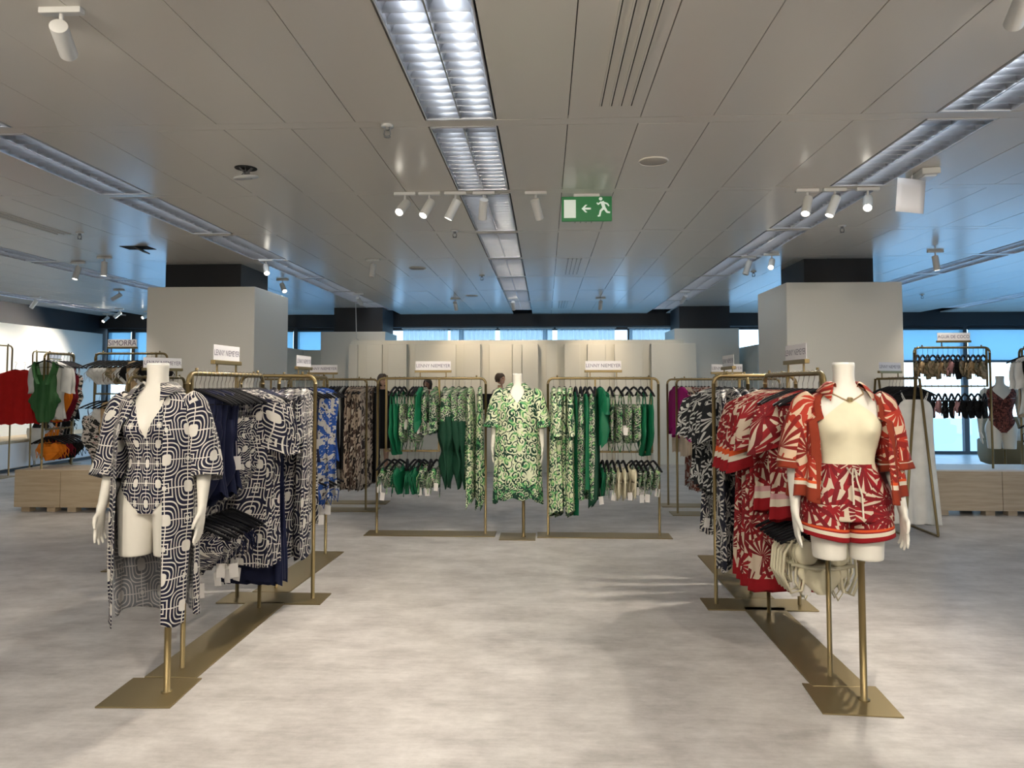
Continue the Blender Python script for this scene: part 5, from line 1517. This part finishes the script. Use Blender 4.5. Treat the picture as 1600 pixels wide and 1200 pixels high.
# white cabinets along the left wall
for n in range(5):
    y0 = 10.2 + n * 1.06
    o = thing('wall_cabinet', 'low white cabinet along the left wall, %s from the front' % ORD[n], 'cabinet', (XL + .5, y0 + .52, 0), 0, 'low cabinets along the left wall')
    m = MB(); m.box(-.38, .38, -.52, .52, .06, .50, .003); m.build('body', M['oak'], o, smooth=False)
    m = MB(); m.box(.38, .398, -.50, .50, .07, .47, .002); m.build('door', M['white_lam'], o, smooth=False)
    m = MB(); m.box(-.40, .41, -.525, .525, .50, .525, .002); m.build('top', M['oak'], o, smooth=False)
    m = MB(); m.box(-.33, .33, -.48, .48, 0, .06); m.build('kickboard', M['dark'], o, smooth=False)
for n, (y, xx) in enumerate(((10.75, -8.45), (12.6, -8.65))):
    rack('clothes_rack', ('tall thin rack before the left wall, nearer one', 'tall thin rack before the left wall, farther one')[n], (xx, y, 0), pi / 2, 1.1, H=2.05 - .05 * n, plate=(1.2, .3), inner=(-.45, .45, .95), group='tall thin racks before the left wall')
    if n: hang('from front, tall rack %s before the left wall' % ('nearer' if n == 0 else 'farther'), (xx, y - .42, .95), (0, 1), ser(0, .84, [('black_bikini', 'white_suit', 'black_top', 'dots_suit', 'tan_suit', 'white_bikini')[(q * 5 + n) % 6] for q in range(8)]), True, 'tall rack %d before the left wall' % (n + 1), tags=False)
    sign('', 'blank white card %s' % ('hanging at the far left edge, above scarlet tops' if n == 0 else 'on the farther tall rack by the left wall'), (xx, y, 2.05 - .05 * n - .17), pi / 2)

# ------------------------------------------------------------------ far right: plinth racks, sofa
zr = .505
rack('clothes_rack', 'wide rack of olive bikinis on the far right plinth', (4.575, 8.50, zr), 0, .83, H=1.355, plate=None, inner=(-.40, .38, .92), group='racks on the plinths')
hang('from left, wide rack on the right plinth', (4.20, 8.50, zr + 1.355), (1, 0), ser(0, .72, ['olive_brief', 'beige_bikini', 'olive_bikini', 'olive_brief', 'olive_bikini', 'beige_bikini', 'olive_brief', 'mauve_bikini', 'black_bikini', 'olive_brief', 'olive_bikini', 'beige_bikini', 'olive_brief', 'olive_bikini']), False, 'wide rack on right plinth', face=rad(-40), jitter=6, tags=False)
hang('from left, lower rail of wide rack, right plinth', (4.20, 8.50, zr + .92), (1, 0), ser(0, .72, ['beige_crochet', 'beige_crochet', 'black_bikini', 'mauve_bikini', 'black_bikini', 'black_bikini', 'mauve_bikini', 'black_bikini', 'black_bikini', 'black_bikini', 'black_bikini']), False, 'lower rail of wide right rack', face=rad(-40), jitter=6, tags=False)
sign('AGUA DE COCO', 'card with grey lettering on the wide rack of the far right plinth', (4.60, 8.50, zr + 1.365), 0, w=.36)
rack('clothes_rack', 'rack with off-white and black garments at the right picture edge', (5.58, 8.68, zr), pi / 2, .5, H=1.355, plate=None, inner=(-.2, .2, .6), group='racks on the plinths')
hang('from the front, rack at the right picture edge', (5.58, 8.47, zr + 1.355), (0, 1), ser(0, .36, ['black_top', 'black_top', 'white_top', 'white_top', 'beige_crochet', 'olive_bikini']), True, 'rack at right edge', jitter=3, tags=False)
hang('from the front, lower rail at the right picture edge', (5.68, 8.50, zr + .60), (0, 1), ser(0, .30, ['teal_dress', 'teal_dress', 'teal_dress'][:0] + ['olive_bikini', 'black_bikini', 'black_bikini']), True, 'lower rail of rack at right edge', jitter=5, tags=False)
sf = thing('sofa', 'rounded brown sofa by the far right window', 'sofa', (8.75, 13.3, 0), rad(-10))
m = MB()
def rr(w, d, n=48): return [(w * math.copysign(abs(cos(2 * pi * j / n)) ** .5, cos(2 * pi * j / n)), d * math.copysign(abs(sin(2 * pi * j / n)) ** .5, sin(2 * pi * j / n))) for j in range(n)]
rings = []
for z, w, d in ((.04, .95, .42), (.06, 1.0, .47), (.20, 1.04, .50), (.45, 1.04, .50), (.47, 1.02, .48)): rings.append([(x, y, z) for x, y in rr(w, d)])
m.loft(rings, cap0=True, cap1=True); m.build('seat', M['sofa'], sf)
m = MB()
rings = []
for i in range(25):
    a = lerp(rad(-20), rad(200), i / 24); cx, cy = .92 * cos(a), -.05 + .44 * sin(a)
    nx, ny = cos(a), sin(a)
    rings.append([(cx + nx * r, cy + ny * r, z) for r, z in ((-.10, .40), (-.11, .80), (-.06, .86), (.06, .86), (.11, .80), (.12, .20), (.08, .05), (-.05, .05))])
m.loft(rings, cap0=True, cap1=True, flip=True); m.build('backrest', M['sofa'], sf)
m = MB(); m.sphere((-.40, -.20, .55), .2, 16, 10, (1.5, .45, .7)); q = m.build('cushion', M['white'], None, loc=(8.75, 13.3, .0), rot=(0, 0, rad(-10))); tag(q, 'white cushion lying on the brown sofa', 'cushion')

# reception counter behind the racks, with a screen
cn = thing('reception_counter', 'long white reception counter behind the green racks', 'counter', (-1.05, 12.45, 0))
m = MB(); m.box(-1.35, 1.35, -.28, .28, 0, .885, .004); m.build('body', M['wall_cool'], cn, smooth=False)
m = MB(); m.box(-1.38, 1.38, -.31, .31, .885, .925, .004); m.build('worktop', M['white_lam'], cn, smooth=False)
sc = thing('monitor', 'dark monitor on the counter beside the green-dressed mannequin', 'monitor', (-.98, 12.5, .925), rad(20))
m = MB(); m.box(-.11, .11, -.08, .08, 0, .015, .003); m.tube([(0, 0, .01), (0, .02, .14)], .015, 8); m.build('stand', M['grey_metal'], sc, smooth=False)
m = MB(); m.box(-.19, .19, -.015, .015, .09, .36, .004); m.build('display', M['screen'], sc, smooth=False)

# ------------------------------------------------------------------ brand cards
NM = 'LENNY NIEMEYER'
sign(NM, 'white card with violet lettering on the rack left of green-dressed mannequin', (at_px(676, YD), YD, Hh + .01), 0)
sign(NM, 'white card with violet lettering on the rack right of green-dressed mannequin', (at_px(942, YE), YE, Hh + .01), 0)
sign(NM, 'angled card with grey lettering on the rack behind the robed mannequin', (-1.85, 4.20, Hh + .01), pi / 2)
sign(NM, 'small card on the rear left rack, seen edge-on', (-1.90, 5.72, Hh + .01), pi / 2)
sign(NM, 'white card above the rack of black and tie-dye dresses', (at_px(500, 8.47), 8.47, Hh + .01), 0)
sign(NM, 'angled card above the rack behind the red-shirted mannequin', (1.405, 4.20, Hh + .01), pi / 2)
sign(NM, 'small card on the rear right rack, before the lettered white card', (1.41, 5.75, Hh + .01), pi / 2)
sign(NM, 'white card above the rack of checkered dresses', (at_px(1132, 8.38), 8.38, Hh + .01), 0)
sign(NM, 'pale card on the A-frame rack behind the white slip dress', (3.56, 7.78, Hh + .01), pi / 2 - rad(60))
sign(NM, 'grey card beside the neck of the robed mannequin, partly hidden', (-3.24, 6.1, Hh + .01), pi / 2 - rad(30))
